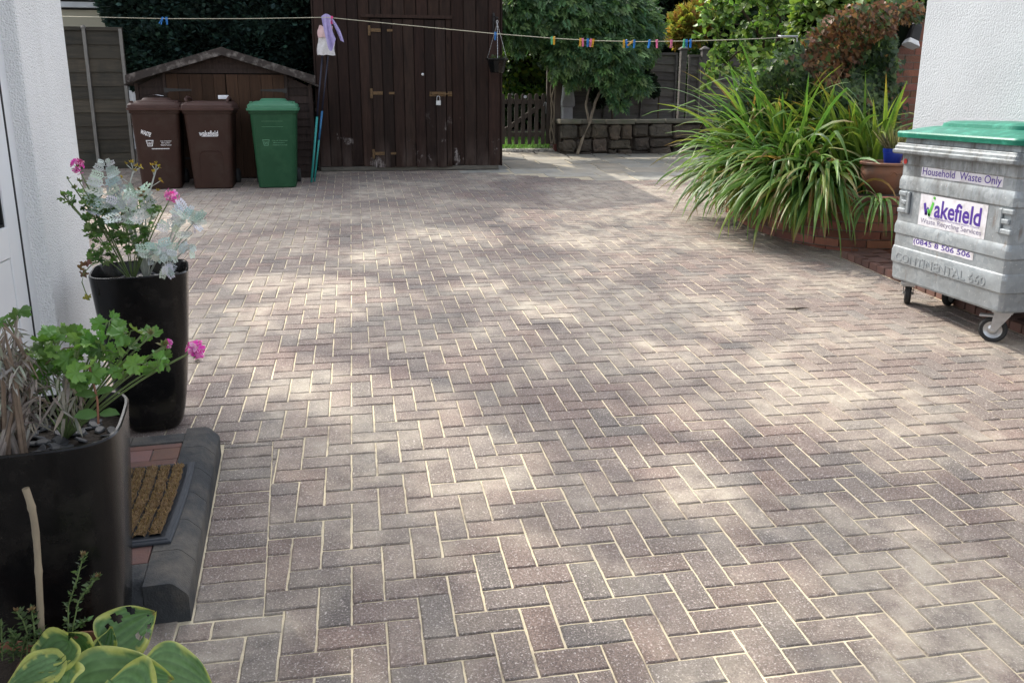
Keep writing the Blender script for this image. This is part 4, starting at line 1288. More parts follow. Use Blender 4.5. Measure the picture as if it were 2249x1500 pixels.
LINE = [(100, 36, 10.52), (362, 42, 9.6), (540, 42, 9.15), (718, 39, 8.8), (900, 57, 8.5), (1088, 75, 8.2), (1215, 85, 7.95), (1300, 90, 7.8), (1400, 92.5, 7.55), (1520, 91, 7.3), (1640, 87, 7.0), (1745, 82, 6.75)]
LP = [at(*q) for q in LINE]
def line_at(px):
    for (a, b), (p, q) in zip(zip(LINE, LINE[1:]), zip(LP, LP[1:])):
        if a[0] <= px <= b[0]:
            f = (px - a[0]) / (b[0] - a[0]); return p + (q - p) * f
    return LP[-1]
m = MB(); m.tube(LP, .0042, 6)
tag(m.build('washing_line', MT['line'], smooth=True), 'thin cream washing line strung across the yard with coloured pegs on it', 'washing line')
m = MB(); c = LP[-1]
m.tube([c, c + Vector((.03, .0, -.005)), c + Vector((.035, 0, -.05)), c + Vector((.03, .0, -.13)), c + Vector((.01, 0, -.145)), c + Vector((0, 0, -.12))], .006, 6); m.tube([c + Vector((-.16, 0, .005)), c + Vector((.04, 0, .006))], .009, 6); m.tube([c + Vector((.03, 0, .005)), c + Vector((.12, .6, .05))], .008, 6)
tag(m.build('line_hook', MT['trim']), 'white hook holding the right end of the washing line in front of the ivy', 'hook')

def peg(px, tilt, mat_, label, spread=.016, yaw=0.0, lift=0.0):
    c = line_at(px); T = Matrix.Translation(c + Vector((0, 0, lift))) @ Matrix.Rotation(yaw, 4, 'Z') @ Matrix.Rotation(tilt, 4, 'Y')
    m = MB(T)
    for s in (-1, 1):
        pr = [(s * .001, .018), (s * .010, .022), (s * .0125, .0), (s * .010, -.025), (s * (.004 + spread * .7), -.072), (s * (spread * .45), -.072), (s * .003, -.02)]
        if s < 0: pr = pr[::-1]
        m.loft([[(x, y, z) for x, z in pr] for y in (-.007, .007)][::-1])
    m.tube([(-.012, -.008, -.012), (.012, -.008, -.012)], .003, 6)
    tag(m.build('clothes_peg', mat_), label, 'peg', 'coloured pegs on the washing line')
PG = [(357, .5, 'blue', 'pale blue peg at a slant, leftmost on the washing line, before the conifer', .02), (366, .0, 'blue', 'upright blue peg, second from the left on the washing line, before the conifer', .006),
      (729, .1, 'hotpink', 'bright pink peg clipping the lilac cloth above the mop', .01), (1088, .05, 'blue', 'blue peg on the line directly in front of the hanging basket chains', .008),
      (1212, .0, 'green', 'green peg paired with a yellow one, first pair right of the shed', .004), (1217, .0, 'yellow', 'yellow peg paired with a green one, first pair right of the shed', .006),
      (1275, .05, 'yellow', 'yellow peg left in the first yellow and pink pair', .012), (1280, -.05, 'pink', 'pink peg right in the first yellow and pink pair', .008),
      (1291, .02, 'blue', 'blue peg left in the trio with pink and yellow', .006), (1298, .1, 'pink', 'pink peg in the middle of the trio between blue and yellow', .008), (1303, .15, 'yellow', 'yellow peg right in the trio with blue and pink', .006),
      (1371, .05, 'yellow', 'upright yellow peg just left of a slanting blue peg', .008), (1376, -.25, 'blue', 'slanting blue peg just right of an upright yellow peg', .008), (1393, .0, 'blue', 'thin blue peg seen edge on with a yellow twin at its side', .004), (1389, .9, 'yellow', 'yellow peg turned sideways against a thin blue peg', .004),
      (1427, .2, 'blue', 'single blue peg leaning, left of a lone pink peg', .008), (1443, -.08, 'pink', 'lone pink peg right of the leaning blue peg', .006), (1475, .0, 'pink', 'lone pink peg with spread legs below the orange shrub', .014),
      (1503, .05, 'green', 'pale green peg at the left of a pair of blue pegs', .016), (1508, -.05, 'blue', 'blue peg touching the pale green peg', .006), (1517, .0, 'blue', 'blue peg farthest right on the washing line', .006)]
for px, tl, c, lab, sp in PG: peg(px, tl, MT['peg_' + c], lab, sp, random.uniform(-.5, .5))

def cloth():
    m = MB(); vs = []; fs = []
    a = line_at(706); b = line_at(728); nx, nz = 12, 14
    for i in range(nz + 1):
        f = i / nz
        for j in range(nx + 1):
            u = j / nx
            x = a.x + (b.x - a.x) * u
            w = 1 - .25 * math.sin(f * 2.4)
            x = (a.x + b.x) / 2 + (x - (a.x + b.x) / 2) * w + .05 * f * f
            y = a.y - .012 + .022 * math.sin(u * 11 + f * 2) * (.3 + f)
            z = a.z + .03 * (1 - f) * math.sin(u * math.pi) + .012 - f * (.30 + .10 * math.sin(u * 3.0 + .6))
            vs.append((x, y, z))
    for i in range(nz):
        for j in range(nx):
            k = i * (nx + 1) + j; fs.append((k, k + nx + 1, k + nx + 2, k + 1))
    m.add(vs, fs)
    vs2 = []
    for i in range(nz + 1):
        f = i / nz
        for j in range(6):
            u = j / 5
            vs2.append((b.x - .005 + .15 * f * (1 - .25 * f) + (u - .3) * .055 * (1 - .5 * abs(f - .5)), b.y - .02 + .018 * math.sin(u * 7), b.z + .0 - f * .26 - .02 * u))
    fs2 = []
    for i in range(nz):
        for j in range(5):
            k = i * 6 + j; fs2.append((k, k + 6, k + 7, k + 1))
    m.add(vs2, fs2)
    tag(m.build('cloth', MT['lilac'], smooth=True), 'crumpled lilac cloth pegged on the washing line in front of the mop head', 'cloth')
cloth()

def basket():
    c = at(1092, 130, 9.74); r = .155
    t = thing('hanging_basket', 'black plastic hanging basket on three chains at the corner of the tall shed', 'hanging basket', (c.x, c.y, c.z - .17))
    m = MB(); n = 12
    m.lathe([(.085, -.185), (.095, -.18), (.135, -.03), (.145, -.012), (.162, -.012), (.162, .004), (.150, .006), (.14, -.02)], c, 12, 0, True, False); m.build('bowl', MT['pot_black'], t)
    m = MB(); m.lathe([(0.001, -.02), (.14, -.02)], c, 12); m.build('compost', MT['soil'], t)
    fo = FO(); n = 60; p, d = blob(n, (c.x, c.y, c.z - .01), (.11, .11, .03)); fo.leaves(p, d + [0, 0, .6], rng.uniform(.03, .06, n), TB, palette(n, [(.05, .08, .03), (.08, .1, .04)])); fo.build('plant', MT['leaf'], t)
    top = at(1090, 52, 9.74); top = Vector((c.x, c.y, top.z))
    for k in range(3):
        a = 2 * math.pi * k / 3 + .4; e = Vector((c.x + r * math.cos(a), c.y + r * math.sin(a), c.z))
        m = MB(); nn = 26
        for i in range(nn):
            p = e + (top - e) * i / nn; q = e + (top - e) * (i + .8) / nn
            m.tube([p, q], .0042 if i % 2 else .0028, 5)
        m.build('chain', MT['steel'], t)
    m = MB(); m.tube([top + Vector((.012 * math.cos(a), 0, .018 + .02 * math.sin(a))) for a in np.linspace(-1.5, 4.2, 14)], .004, 6); m.build('hook', MT['steel'], t)
    t2 = thing('basket_bracket', 'black iron wall bracket carrying the hanging basket', 'bracket', (c.x, 10.0, top.z))
    m = MB(); x = c.x
    m.box(x - .014, x + .014, 10.028, 10.046, top.z - .10, top.z + .16); m.tube([(x, 10.03, top.z + .12), (x, 9.72, top.z + .055), (x, 9.70, top.z + .075)], .009, 6); m.tube([(x, 10.03, top.z - .08), (x, 9.9, top.z + .02), (x, 9.8, top.z + .07)], .008, 6)
    m.tube([(x, 10.03 - .05 + .03 * math.cos(a), top.z + .03 + .03 * math.sin(a)) for a in np.linspace(0, 6.3, 14)], .006, 6)
    m.build('bracket_arm', MT['black_iron'], t2)
basket()

# ================================================================== WASTE CONTAINER
def container():
    X0, X1, Y0, Y1 = 3.62, 4.30, 2.09, 3.15
    t = thing('waste_container', 'galvanised steel four wheeled waste container with a green plastic lid and purple lettering', 'waste container', ((X0 + X1) / 2, (Y0 + Y1) / 2, .13))
    cx, cy, hx, hy = (X0 + X1) / 2, (Y0 + Y1) / 2, (X1 - X0) / 2, (Y1 - Y0) / 2
    prof = [(.318, -.05), (.322, -.012), (.335, -.006), (.425, -.002), (.437, .0), (.447, .008), (.52, .009), (.548, .004), (.556, 0), (.635, 0), (.645, .008), (.690, .009), (.718, .003), (.726, 0), (.935, .0), (.945, .008), (.995, .009), (1.022, .003), (1.032, .0), (1.10, 0), (1.112, .006), (1.195, .008)]
    m = MB(); m.loft([rrect(cx, cy, hx + o, hy + o, .035, z, 5) for z, o in prof], 0, True, True)
    body = m.build('body', MT['galv'], t, smooth=True, auto=14)
    m = MB(); m.loft([rrect(cx, cy, hx + o, hy + o * .35, .02, z, 4) for z, o in ((1.186, .010), (1.178, .060), (1.186, .070), (1.205, .071), (1.209, .058), (1.228, .056), (1.233, .048), (1.248, .044), (1.25, .0))], 0, True, True, (.8, .8, .8)); m.build('rim', MT['galv'], t, bevel=.002)
    m = MB(); m.loft([rrect(cx, cy, hx + o, hy + o, .04, z, 4) for z, o in ((1.25, .004), (1.292, .000))], 0, False, True, (1.15, 1.15, 1.15)); m.build('inner_lip', MT['galv'], t)
    # plastic lid: lipped edge then a shallow dome with a raised middle
    m = MB(); rings = []
    for z, ix, y_a, y_b, r in ((1.286, .045, -.02, .035, .06), (1.288, .058, -.035, .045, .07), (1.316, .062, -.038, .048, .07), (1.326, .056, -.032, .042, .07), (1.330, .03, -.01, .02, .10), (1.350, -.02, .05, -.05, .14), (1.362, -.07, .10, -.10, .14)):
        rings.append(rrect(cx, cy + (y_b - y_a) / 2 * 0, hx + ix, hy + ix - .02, r, z, 6))
    rings.append(rrect(cx, cy, hx - .10, hy - .15, .12, 1.363, 6)); rings.append(rrect(cx, cy, hx - .105, hy - .155, .12, 1.385, 6)); rings.append(rrect(cx, cy, hx - .14, hy - .19, .10, 1.398, 6))
    m.loft(rings); lid = m.build('lid', MT['lid_green'], t, smooth=True, auto=38)
    for yy in (2.35, 2.9):
        m = MB(); m.tube([(4.30, yy - .06, 1.30), (4.36, yy - .06, 1.28), (4.36, yy + .06, 1.28), (4.30, yy + .06, 1.30)], .014, 8); m.build('hinge', MT['black_iron'], lid)
    def S(y, z, off=.0): return faceT((X0 - .0012 - off, y, z), (0, -1, 0), (0, 0, 1))
    def label(name, y0, y1, z0, z1, off, mat_=MT['sticker']):
        m = MB(); nn = 10
        vs = [(X0 - off, y0 + (y1 - y0) * i / nn, z0 + random.uniform(-.002, .002)) for i in range(nn + 1)] + [(X0 - off, y0 + (y1 - y0) * i / nn, z1 + random.uniform(-.001, .001)) for i in range(nn + 1)]
        m.add(vs, [(i, i + nn + 1, i + nn + 2, i + 1) for i in range(nn)]); return m.build(name, mat_, body)
    s = label('sticker', 2.205, 2.93, 1.043, 1.104, .0018); s['label'] = 'upper white strip lettered Household Waste Only'
    text('Household  Waste Only', .70, S(2.565, 1.072, .001), MT['purple'], 'lettering', s, bold=.008, height=.062)
    s = label('sticker', 2.292, 2.905, .728, .932, .0018); s['label'] = 'large white sticker with the purple and green wakefield logo'
    text('akefield', .42, S(2.548, .853, .001), MT['purple'], 'logo_lettering', s, bold=.022, height=.115)
    m = MB(S(2.813, .842, .0016))   # the logo's first letter: a purple stroke running into a green tick
    m.bar((-.045, .034, 0), (-.022, -.040, 0), .022, .0008, (0, 0, 1)); m.bar((-.022, -.040, 0), (-.006, .010, 0), .018, .0008, (0, 0, 1))
    m.build('logo_stroke', MT['purple'], s)
    m = MB(S(2.813, .842, .0022)); m.bar((-.004, .000, 0), (.012, -.044, 0), .020, .0008, (0, 0, 1)); m.bar((.008, -.044, 0), (.038, .048, 0), .020, .0008, (0, 0, 1)); m.build('logo_tick', MT['lgreen'], s)
    for p, r in (((.044, .076), .010), ((.054, .108), .010)):
        m = MB(S(2.813, .842, .0022)); m.lathe([(.001, .001), (r, .001), (r, -.001)], (p[0], p[1], 0), 14, 0); m.build('logo_dot', MT['lgreen'], s)
    text('City of Wakefield Metropolitan District Council', .46, S(2.575, .787, .001), MT['purple'], 'lettering', s, height=.014)
    text('Waste Recycling Services', .56, S(2.60, .757, .001), MT['greyprint'], 'lettering', s, bold=.002, height=.042)
    s = label('sticker', 2.36, 2.93, .588, .634, .0018); s['label'] = 'torn white strip with a purple telephone number'
    text('(0845 8 506 506', .54, S(2.655, .612, .001), MT['purple'], 'lettering', s, bold=.012, height=.044)
    text('CONTINENTAL 660', .86, faceT((X0 - .0085, 2.655, .485), (0, -1, 0), (0, 0, 1)), MT['galv'], 'raised_lettering', body, extrude=.003, bold=.006, height=.056)
    m = MB(S(3.095, 1.128, .010)); m.lathe([(.001, .001), (.018, .001), (.018, -.001)], (0, 0, 0), 14, 0); m.build('red_spot', MT['red'], body)
    # E-shaped lifting brackets on both ends of the front
    for yy in (3.07, 2.13):
        m = MB(); s_ = 1 if yy > 2.6 else -1
        for za, zb_, ya, yb in ((.785, .93, -.065 * s_, -.035 * s_), (.785, .815, -.035 * s_, .05 * s_), (.90, .93, -.035 * s_, .05 * s_), (.842, .872, -.035 * s_, .02 * s_)):
            m.box(X0 - .017, X0 + .001, yy + min(ya, yb), yy + max(ya, yb), za, zb_)
        m.build('bracket', MT['galv'], body, bevel=.006)
    # castors
    for (x, y, a) in ((3.70, 3.03, .9), (3.76, 2.22, 2.35), (3.95, 2.96, .5), (4.20, 2.24, 2.0)):
        zg = gz(x, y) + (.055 if x > 4.1 else .0)
        c = thing_part('castor', t, x, y)
        T = Matrix.Translation((x, y, zg)) @ Matrix.Rotation(a, 4, 'Z')
        m = MB(T); m.box(-.055, .055, -.05, .05, .318 - zg - .022, .318 - zg - .003); m.box(-.045, .045, -.04, .04, .318 - zg - .034, .318 - zg - .0225)
        hp = .318 - zg - .034
        for s_ in (-1, 1): m.add([(-.045, s_ * .030, hp), (.045, s_ * .030, hp), (.055, s_ * .028, .065), (.025, s_ * .028, .065), (-.045, s_ * .034, hp), (.045, s_ * .034, hp), (.055, s_ * .032, .065), (.025, s_ * .032, .065)], [(0, 1, 2, 3), (7, 6, 5, 4), (0, 4, 5, 1), (1, 5, 6, 2), (2, 6, 7, 3), (3, 7, 4, 0)])
        m.bar((.03, 0, hp - .015), (.12, 0, hp - .02), .05, .012); m.tube([(.04, -.036, .075), (.04, .036, .075)], .009, 8)
        fork = m.build('castor_fork', MT['steel'], t, bevel=.002)
        m = MB(T); m.lathe([(.052, -.018), (.07, -.020), (.078, -.012), (.078, .012), (.07, .020), (.052, .018)], (.04, 0, .078), 28, 0, False, False, 'y'); m.build('tyre', MT['tyre'], fork, smooth=True, auto=40)
        m = MB(T); m.lathe([(.012, -.022), (.02, -.019), (.03, -.010), (.046, -.012), (.054, -.017), (.054, .017), (.046, .012), (.03, .010), (.02, .019), (.012, .022)], (.04, 0, .078), 24, 0, True, True, 'y'); m.build('rim', MT['steel'], fork, smooth=True, auto=40)
def thing_part(*a): return None
container()

# ================================================================== BRICK PLANTER, POTS ON IT, BRICK WALL
PW = [(5.0, 4.42), (4.42, 4.50), (4.16, 4.60), (3.97, 4.86), (3.84, 5.25), (3.82, 5.8), (3.92, 6.5), (4.2, 7.1), (4.8, 7.4)]
PTOP = .705
def planter():
    t = thing('brick_planter', 'low curved red brick planter wall under the strap leaved plants', 'planter', (4.1, 5.6, .25))
    pts = [Vector((x, y, 0)) for x, y in PW]
    seg = [(b - a).length for a, b in zip(pts, pts[1:])]; tot = sum(seg)
    def along(s):
        for a, b, l in zip(pts, pts[1:], seg):
            if s <= l: return a + (b - a) * s / l, (b - a).normalized()
            s -= l
        return pts[-1], (pts[-1] - pts[-2]).normalized()
    mb = MB(); h = .075; rows = 8
    for r in range(rows):
        z1 = PTOP - r * h; s = (0 if r % 2 else -.11)
        top = r == 0
        bl = .225 if not top else .112
        if top: s = 0
        while s < tot:
            a, b = max(s + .005, 0), min(s + bl - .005, tot)
            if b - a > .03:
                p, d = along(a); q, d2 = along(b); o = Vector((-d.y, d.x, 0)); o2 = Vector((-d2.y, d2.x, 0))
                k = random.uniform(.6, 1.3); j = random.uniform(-.003, .003)
                ring = []
                for z in (z1 - h + .010, z1):
                    ring.append([Vector((*(v + w)[:2], z)) for v, w in ((p, o * (.012 + j)), (q, o2 * (.012 + j)), (q, -o2 * .10), (p, -o * .10))])
                mb.loft(ring, 0, True, True, (k, k * random.uniform(.85, 1.05), k * random.uniform(.8, 1.05)))
            s += bl
    for i in range(40):
        p, d = along(tot * i / 40); q, d2 = along(tot * (i + 1) / 40)
        o = Vector((-d.y, d.x, 0)); o2 = Vector((-d2.y, d2.x, 0))
        ring = [[Vector((*(v + w)[:2], z)) for v, w in ((p, -o * .008), (q, -o2 * .008), (q, -o2 * .095), (p, -o * .095))] for z in (.1, PTOP - .009)]
        mb.loft(ring, 1)
    mb.build('brickwork', [MT['brick'], MT['mortar']], t)
    m = MB(); poly = [(x, y, PTOP - .06) for x, y in PW] + [(7.0, 7.4, PTOP - .06), (7.0, 4.42, PTOP - .06)]
    m.add(poly, [tuple(range(len(poly)))[::-1]]); m.build('soil', MT['soil'], t)
planter()

def brick_wall():
    t = thing('brick_wall', 'old red brick garden wall rising behind the corner of the right white house', 'wall', (6.0, 6.7, .3))
    Y = 6.55; mb = MB(); x0, x1, zb, zt = 5.0, 8.0, .3, 2.36; h = .075
    z = zt; r = 0
    # soldier course on top then stretcher bond
    x = x0
    while x < x1:
        k = random.uniform(.8, 1.35); mb.box(x + .005, x + .068, Y + random.uniform(-.004, .004), Y + .21, zt - .215, zt, 0, (k, k * .95, k * .95)); x += .075
    z = zt - .225
    while z > zb:
        x = x0 - (.11 if r % 2 else 0)
        while x < x1:
            k = random.uniform(.7, 1.3); a = max(x + .005, x0); mb.box(a, x + .218, Y + random.uniform(-.003, .003), Y + .21, z - h + .01, z, 0, (k, k * random.uniform(.88, 1.05), k * random.uniform(.85, 1.05))); x += .225
        z -= h; r += 1
    mb.box(x0 + .01, x1, Y + .007, Y + .2, zb, zt - .01, 1)
    mb.build('brickwork', [MT['brick'], MT['mortar']], t)
    # lamp
    c = at(1997, 88, 6.45); l = thing('wall_lamp', 'small black outdoor lamp with a white lens fixed on the brick wall', 'lamp', (c.x, 6.5, c.z))
    m = MB(); m.box(c.x + .03, c.x + .11, 6.53, 6.549, c.z + .0, c.z + .16); m.bar((c.x + .07, 6.53, c.z + .10), (c.x + .05, 6.44, c.z + .10), .03, .03); m.build('bracket', MT['black_iron'], l, bevel=.003)
    T = Matrix.Translation((c.x + .02, 6.42, c.z + .04)) @ Matrix.Rotation(R(20), 4, 'Y') @ Matrix.Rotation(R(-14), 4, 'X')
    m = MB(T); m.loft([rrect(0, 0, .062, .05, .012, -.055, 3), rrect(0, 0, .058, .046, .012, .10, 3), rrect(0, 0, .03, .03, .01, .16, 3)]); m.build('housing', MT['black_iron'], l, bevel=.003)
    m = MB(T); m.loft([rrect(0, 0, .078, .062, .02, -.115, 3), rrect(0, 0, .075, .06, .02, -.10, 3), rrect(0, 0, .058, .046, .012, -.056, 3)]); m.build('lens', MT['lens'], l)
brick_wall()

def pots():
    c = at(1938, 432, 4.82); c = Vector((c.x, 4.82, PTOP))
    t = thing('terracotta_pot', 'weathered terracotta bowl pot standing on the end of the brick planter', 'pot', c)
    k = 1.06; kz = 1.10
    m = MB(); m.lathe([(.105 * k, 0), (.118 * k, .01), (.165 * k, .08 * kz), (.192 * k, .155 * kz), (.194 * k, .195 * kz), (.184 * k, .218 * kz), (.186 * k, .228 * kz), (.208 * k, .236 * kz), (.210 * k, .250 * kz), (.200 * k, .257 * kz), (.185 * k, .252 * kz), (.178 * k, .21 * kz), (.17 * k, .2 * kz)], c, 40, 0, True, False); m.build('bowl', MT['terracotta'], t, smooth=True, auto=50)
    m = MB(); m.lathe([(.001, .215 * kz), (.18 * k, .215 * kz)], c, 30); m.build('compost', MT['soil'], t)
    m = MB()
    for a0 in (-1.95, -1.55):
        m.tube([(c.x + (.196 * k) * math.cos(a0 + u * .3), c.y + (.196 * k) * math.sin(a0 + u * .3), c.z + .165 * kz + .022 * math.sin(u * 3.1) * (1 if a0 < -1.7 else .8)) for u in np.linspace(0, 1, 12)], .004, 5)
    m.build('moulded_swag', MT['terracotta'], t)
    b = Vector((c.x + .045, c.y - .02, PTOP + .225 * kz))
    t2 = thing('flower_pot', 'small blue plastic flower pot of dry grass standing in the terracotta pot', 'pot', b)
    m = MB(); m.lathe([(.062, 0), (.066, .004), (.083, .115), (.086, .116), (.089, .150), (.084, .152), (.08, .12), (.07, .115)], b, 28, 0, True, False); m.build('body', MT['blue_plastic'], t2, smooth=True, auto=40)
    m = MB(); m.lathe([(.001, .125), (.08, .125)], b, 20); m.build('compost', MT['soil'], t2)
    fo = FO(); n = 170; a = rng.uniform(0, 6.28, n); r = .06 * np.sqrt(rng.random(n))
    P = np.c_[b.x + r * np.cos(a), b.y + r * np.sin(a), np.full(n, b.z + .12)]
    d = np.c_[np.cos(a) * rng.uniform(0, .8, n) - .25, np.sin(a) * rng.uniform(0, .6, n), np.ones(n)]
    T = tmpl([(-.02, 0, 0), (.02, 0, 0), (.014, .5, .03), (0, 1, .12), (-.014, .5, .03)], [(0, 1, 2, 3, 4)])
    fo.leaves(P, d, rng.uniform(.12, .27, n), T, palette(n, [(.22, .20, .12), (.17, .18, .09), (.28, .25, .17)])); fo.build('dry_grass', MT['leaf'], t2)
pots()

# ================================================================== STRAP LEAVED PLANTS
def strap(fo, base, az, lean, L, w, droop, c0, c1, tip=None, twist=0.0, seg=9):
    """one arching strap leaf: lean = start angle from vertical, droop = total bend"""
    p = np.array(base, float); h = np.array([math.cos(az), math.sin(az), 0]); s = np.array([-math.sin(az), math.cos(az), 0])
    vs, cs = [], []
    kink = random.uniform(.55, .8) if random.random() < .12 else None
    for i in range(seg + 1):
        f = i / seg
        th = lean + droop * f ** 1.35
        if kink and f > kink: th += .9
        d = h * math.sin(th) + np.array([0, 0, math.cos(th)])
        nrm = np.cross(s, d)
        ww = w * (min(1, .55 + 2.2 * f) if f < .25 else 1 - max(0, (f - .45) / .55) ** 1.7) * .5 + .0008
        tw = twist * f; ss = s * math.cos(tw) + nrm * math.sin(tw)
        vs += [p - ss * ww + nrm * ww * .35, p.copy(), p + ss * ww + nrm * ww * .35]
        c = np.array(c0) * (1 - f) + np.array(c1) * f
        edge = c * np.array([1.45, 1.25, 1.0])
        if tip is not None and f > .72: k = (f - .72) / .28; c = c * (1 - k) + np.array(tip) * k; edge = edge * (1 - k) + np.array(tip) * k
        cs += [edge, c * .85, edge]
        p = p + d * L / seg
    fs = []
    for i in range(seg):
        a = i * 3; fs += [(a, a + 1, a + 4, a + 3), (a + 1, a + 2, a + 5, a + 4)]
    fo.raw(vs, fs, cs)

def strap_plants():
    G1, G2, G3_ = (.045, .115, .038), (.070, .165, .045), (.13, .25, .058)
    Y1, BR = (.22, .29, .065), (.24, .13, .06)
    t = thing('strap_leaved_plant', 'huge arching clump of narrow strap leaves spilling over the brick planter', 'plant', (4.1, 5.7, PTOP - .06))
    fo = FO()
    def col():
        q = random.random()
        a = random.choice([G1, G1, G2, G2, G3_]); b = random.choice([G2, G3_, G3_, Y1])
        if q > .97: a, b = (.20, .14, .06), (.26, .17, .08)
        k = random.uniform(.75, 1.25)
        return [x * k for x in a], [x * k for x in b], (BR if random.random() < .3 else None)
    centres = [(3.95, 5.0), (3.78, 5.3), (3.72, 5.75), (3.85, 6.2), (4.1, 5.35), (4.25, 5.8), (4.0, 5.1), (4.3, 6.3), (4.0, 5.7), (3.8, 5.15)]
    for i in range(760):
        x, y = random.choice(centres); x += random.gauss(.22, .10); y += random.gauss(.08, .13)
        az = random.gauss(math.pi * 1.12, .95) if random.random() < .85 else random.uniform(0, 6.28)
        L = random.uniform(.7, 1.2); lean = abs(random.gauss(.32, .32)); droop = random.uniform(1.3, 2.6)
        if random.random() < .10: L = random.uniform(1.1, 1.5); droop = random.uniform(.7, 1.5); lean = random.uniform(.1, .5)
        if y < 5.7 and (x > 4.1 or x + .8 * L * math.cos(az) > 4.12 and y + .8 * L * math.sin(az) < 5.3): continue
        a, b, tp = col(); strap(fo, (x, y, PTOP - .06), az, lean, L, random.uniform(.024, .056), droop, a, b, tp, random.gauss(0, .8))
    # leaves tumbling over the front of the planter to the paving
    for i in range(880):
        f = random.random(); q = random.choice([2, 2, 2, 3, 3, 4, 4, 5, 6])
        a_, b_ = PW[q], PW[q + 1]; x = a_[0] + (b_[0] - a_[0]) * f + .12; y = a_[1] + (b_[1] - a_[1]) * f + .14
        if q == 2 and f < .25: continue
        az = random.gauss(math.pi * 1.28, .5); a, b, tp = col()
        if x + .55 * math.cos(az) > 4.12 or x > 4.16: continue
        strap(fo, (x, y, PTOP + random.uniform(-.05, .10)), az, random.uniform(.85, 1.45), random.uniform(.70, 1.22), random.uniform(.026, .058), random.uniform(1.05, 1.7), a, b, tp, random.gauss(0, .6))
    # dead brown leaves tangled at the base
    for i in range(70):
        q = random.choice([2, 3, 4, 5]); f = random.random(); a_, b_ = PW[q], PW[q + 1]
        k = random.uniform(.6, 1.2); strap(fo, (a_[0] + (b_[0] - a_[0]) * f + .12, a_[1] + (b_[1] - a_[1]) * f + .12, PTOP + random.uniform(-.05, .15)), random.gauss(math.pi * 1.25, .7), random.uniform(.5, 1.5), random.uniform(.4, .9), random.uniform(.010, .022), random.uniform(1.4, 2.4), (.20 * k, .13 * k, .06 * k), (.25 * k, .16 * k, .08 * k), None, random.gauss(0, 1.6))
    # tall arching leaves standing above the clump
    for i in range(90):
        x, y = random.choice(centres); x += random.gauss(.26, .12); y += random.gauss(.15, .15)
        az = random.gauss(math.pi * 1.02, .75)
        if y < 5.7 and x > 4.1: continue
        a, b, tp = col(); strap(fo, (x, y, PTOP - .06), az, random.uniform(.05, .42), random.uniform(1.25, 1.7), random.uniform(.022, .044), random.uniform(.8, 1.9), a, b, tp, random.gauss(0, .6), 12)
    # a few long fresh leaves
    for (px, py, hgt, az) in ((1690, 330, .95, 2.7), (1735, 330, .8, 2.6), (1660, 330, .7, 3.3)):
        c = at(px, py + 60, 5.6); strap(fo, (c.x + .1, 5.6, c.z - .05), az, .12, hgt, .045, .42, (.16, .28, .04), (.24, .34, .05))
    ob = fo.build('leaves', MT['leaf'], t, smooth=False)
    m = MB()
    for k in range(3):
        c = at(1860 + k * 9, 478 - 4 * k, 4.5); icosph(m, (c.x, c.y, c.z), (.012, .012, .026), 6, 0, .1); m.tube([c, c + Vector((.02, .06, .12)), c + Vector((.05, .14, .22))], .003, 5)
    m.build('seed_head', M('seed_pod', (.42, .38, .12), (.34, .30, .08), 20, .7), t)
    # upright clump behind the terracotta pot
    t = thing('iris_clump', 'bright upright clump of broad sword leaves behind the terracotta pot', 'plant', (4.62, 5.2, PTOP - .06))
    fo = FO()
    for i in range(105):
        k = random.uniform(.8, 1.2); x, y = random.gauss(4.82, .13), random.gauss(5.45, .13)
        a = [c * k for c in random.choice([G2, G3_, (.13, .26, .05)])]; b = [c * k for c in random.choice([Y1, G3_, (.22, .33, .07)])]
        strap(fo, (x, y, PTOP - .06), random.gauss(2.9, 1.0), abs(random.gauss(.15, .18)), random.uniform(.75, 1.25), random.uniform(.03, .055), random.uniform(.5, 2.1), a, b, (.34, .17, .05) if random.random() < .2 else None, random.gauss(0, .6))
    fo.build('leaves', MT['leaf'], t)
    t = thing('trailing_leaf_tuft', 'tuft of drooping strap leaves hanging over the bricks below the terracotta pot', 'plant', (4.38, 4.5, PTOP))
    fo = FO()
    for i in range(16):
        k = random.uniform(.8, 1.2); strap(fo, (4.40 + random.gauss(0, .03), 4.50 + random.gauss(0, .02), PTOP - .03), random.gauss(math.pi * 1.30, .22), random.uniform(1.1, 1.5), random.uniform(.5, .82), random.uniform(.02, .034), random.uniform(1.1, 1.7), [c * k for c in G2], [c * k for c in G3_], BR if random.random() < .2 else None, random.gauss(0, .4))
    fo.build('leaves', MT['leaf'], t)
    t = thing('dark_strap_plant', 'dark green strap leaved plant in the shade below the ivy', 'plant', (4.9, 6.0, PTOP - .06))
    fo = FO()
    for i in range(260):
        k = random.uniform(.6, 1.1); x, y = random.gauss(4.9, .28), random.gauss(6.05, .14)
        strap(fo, (x, y, PTOP - .06), random.gauss(4.0, 1.1), abs(random.gauss(.2, .22)), random.uniform(.6, 1.15), random.uniform(.018, .034), random.uniform(.7, 2.0), [c * k for c in G1], [c * k for c in G2], BR if random.random() < .15 else None, random.gauss(0, .5))
    fo.build('leaves', MT['leaf'], t)
strap_plants()

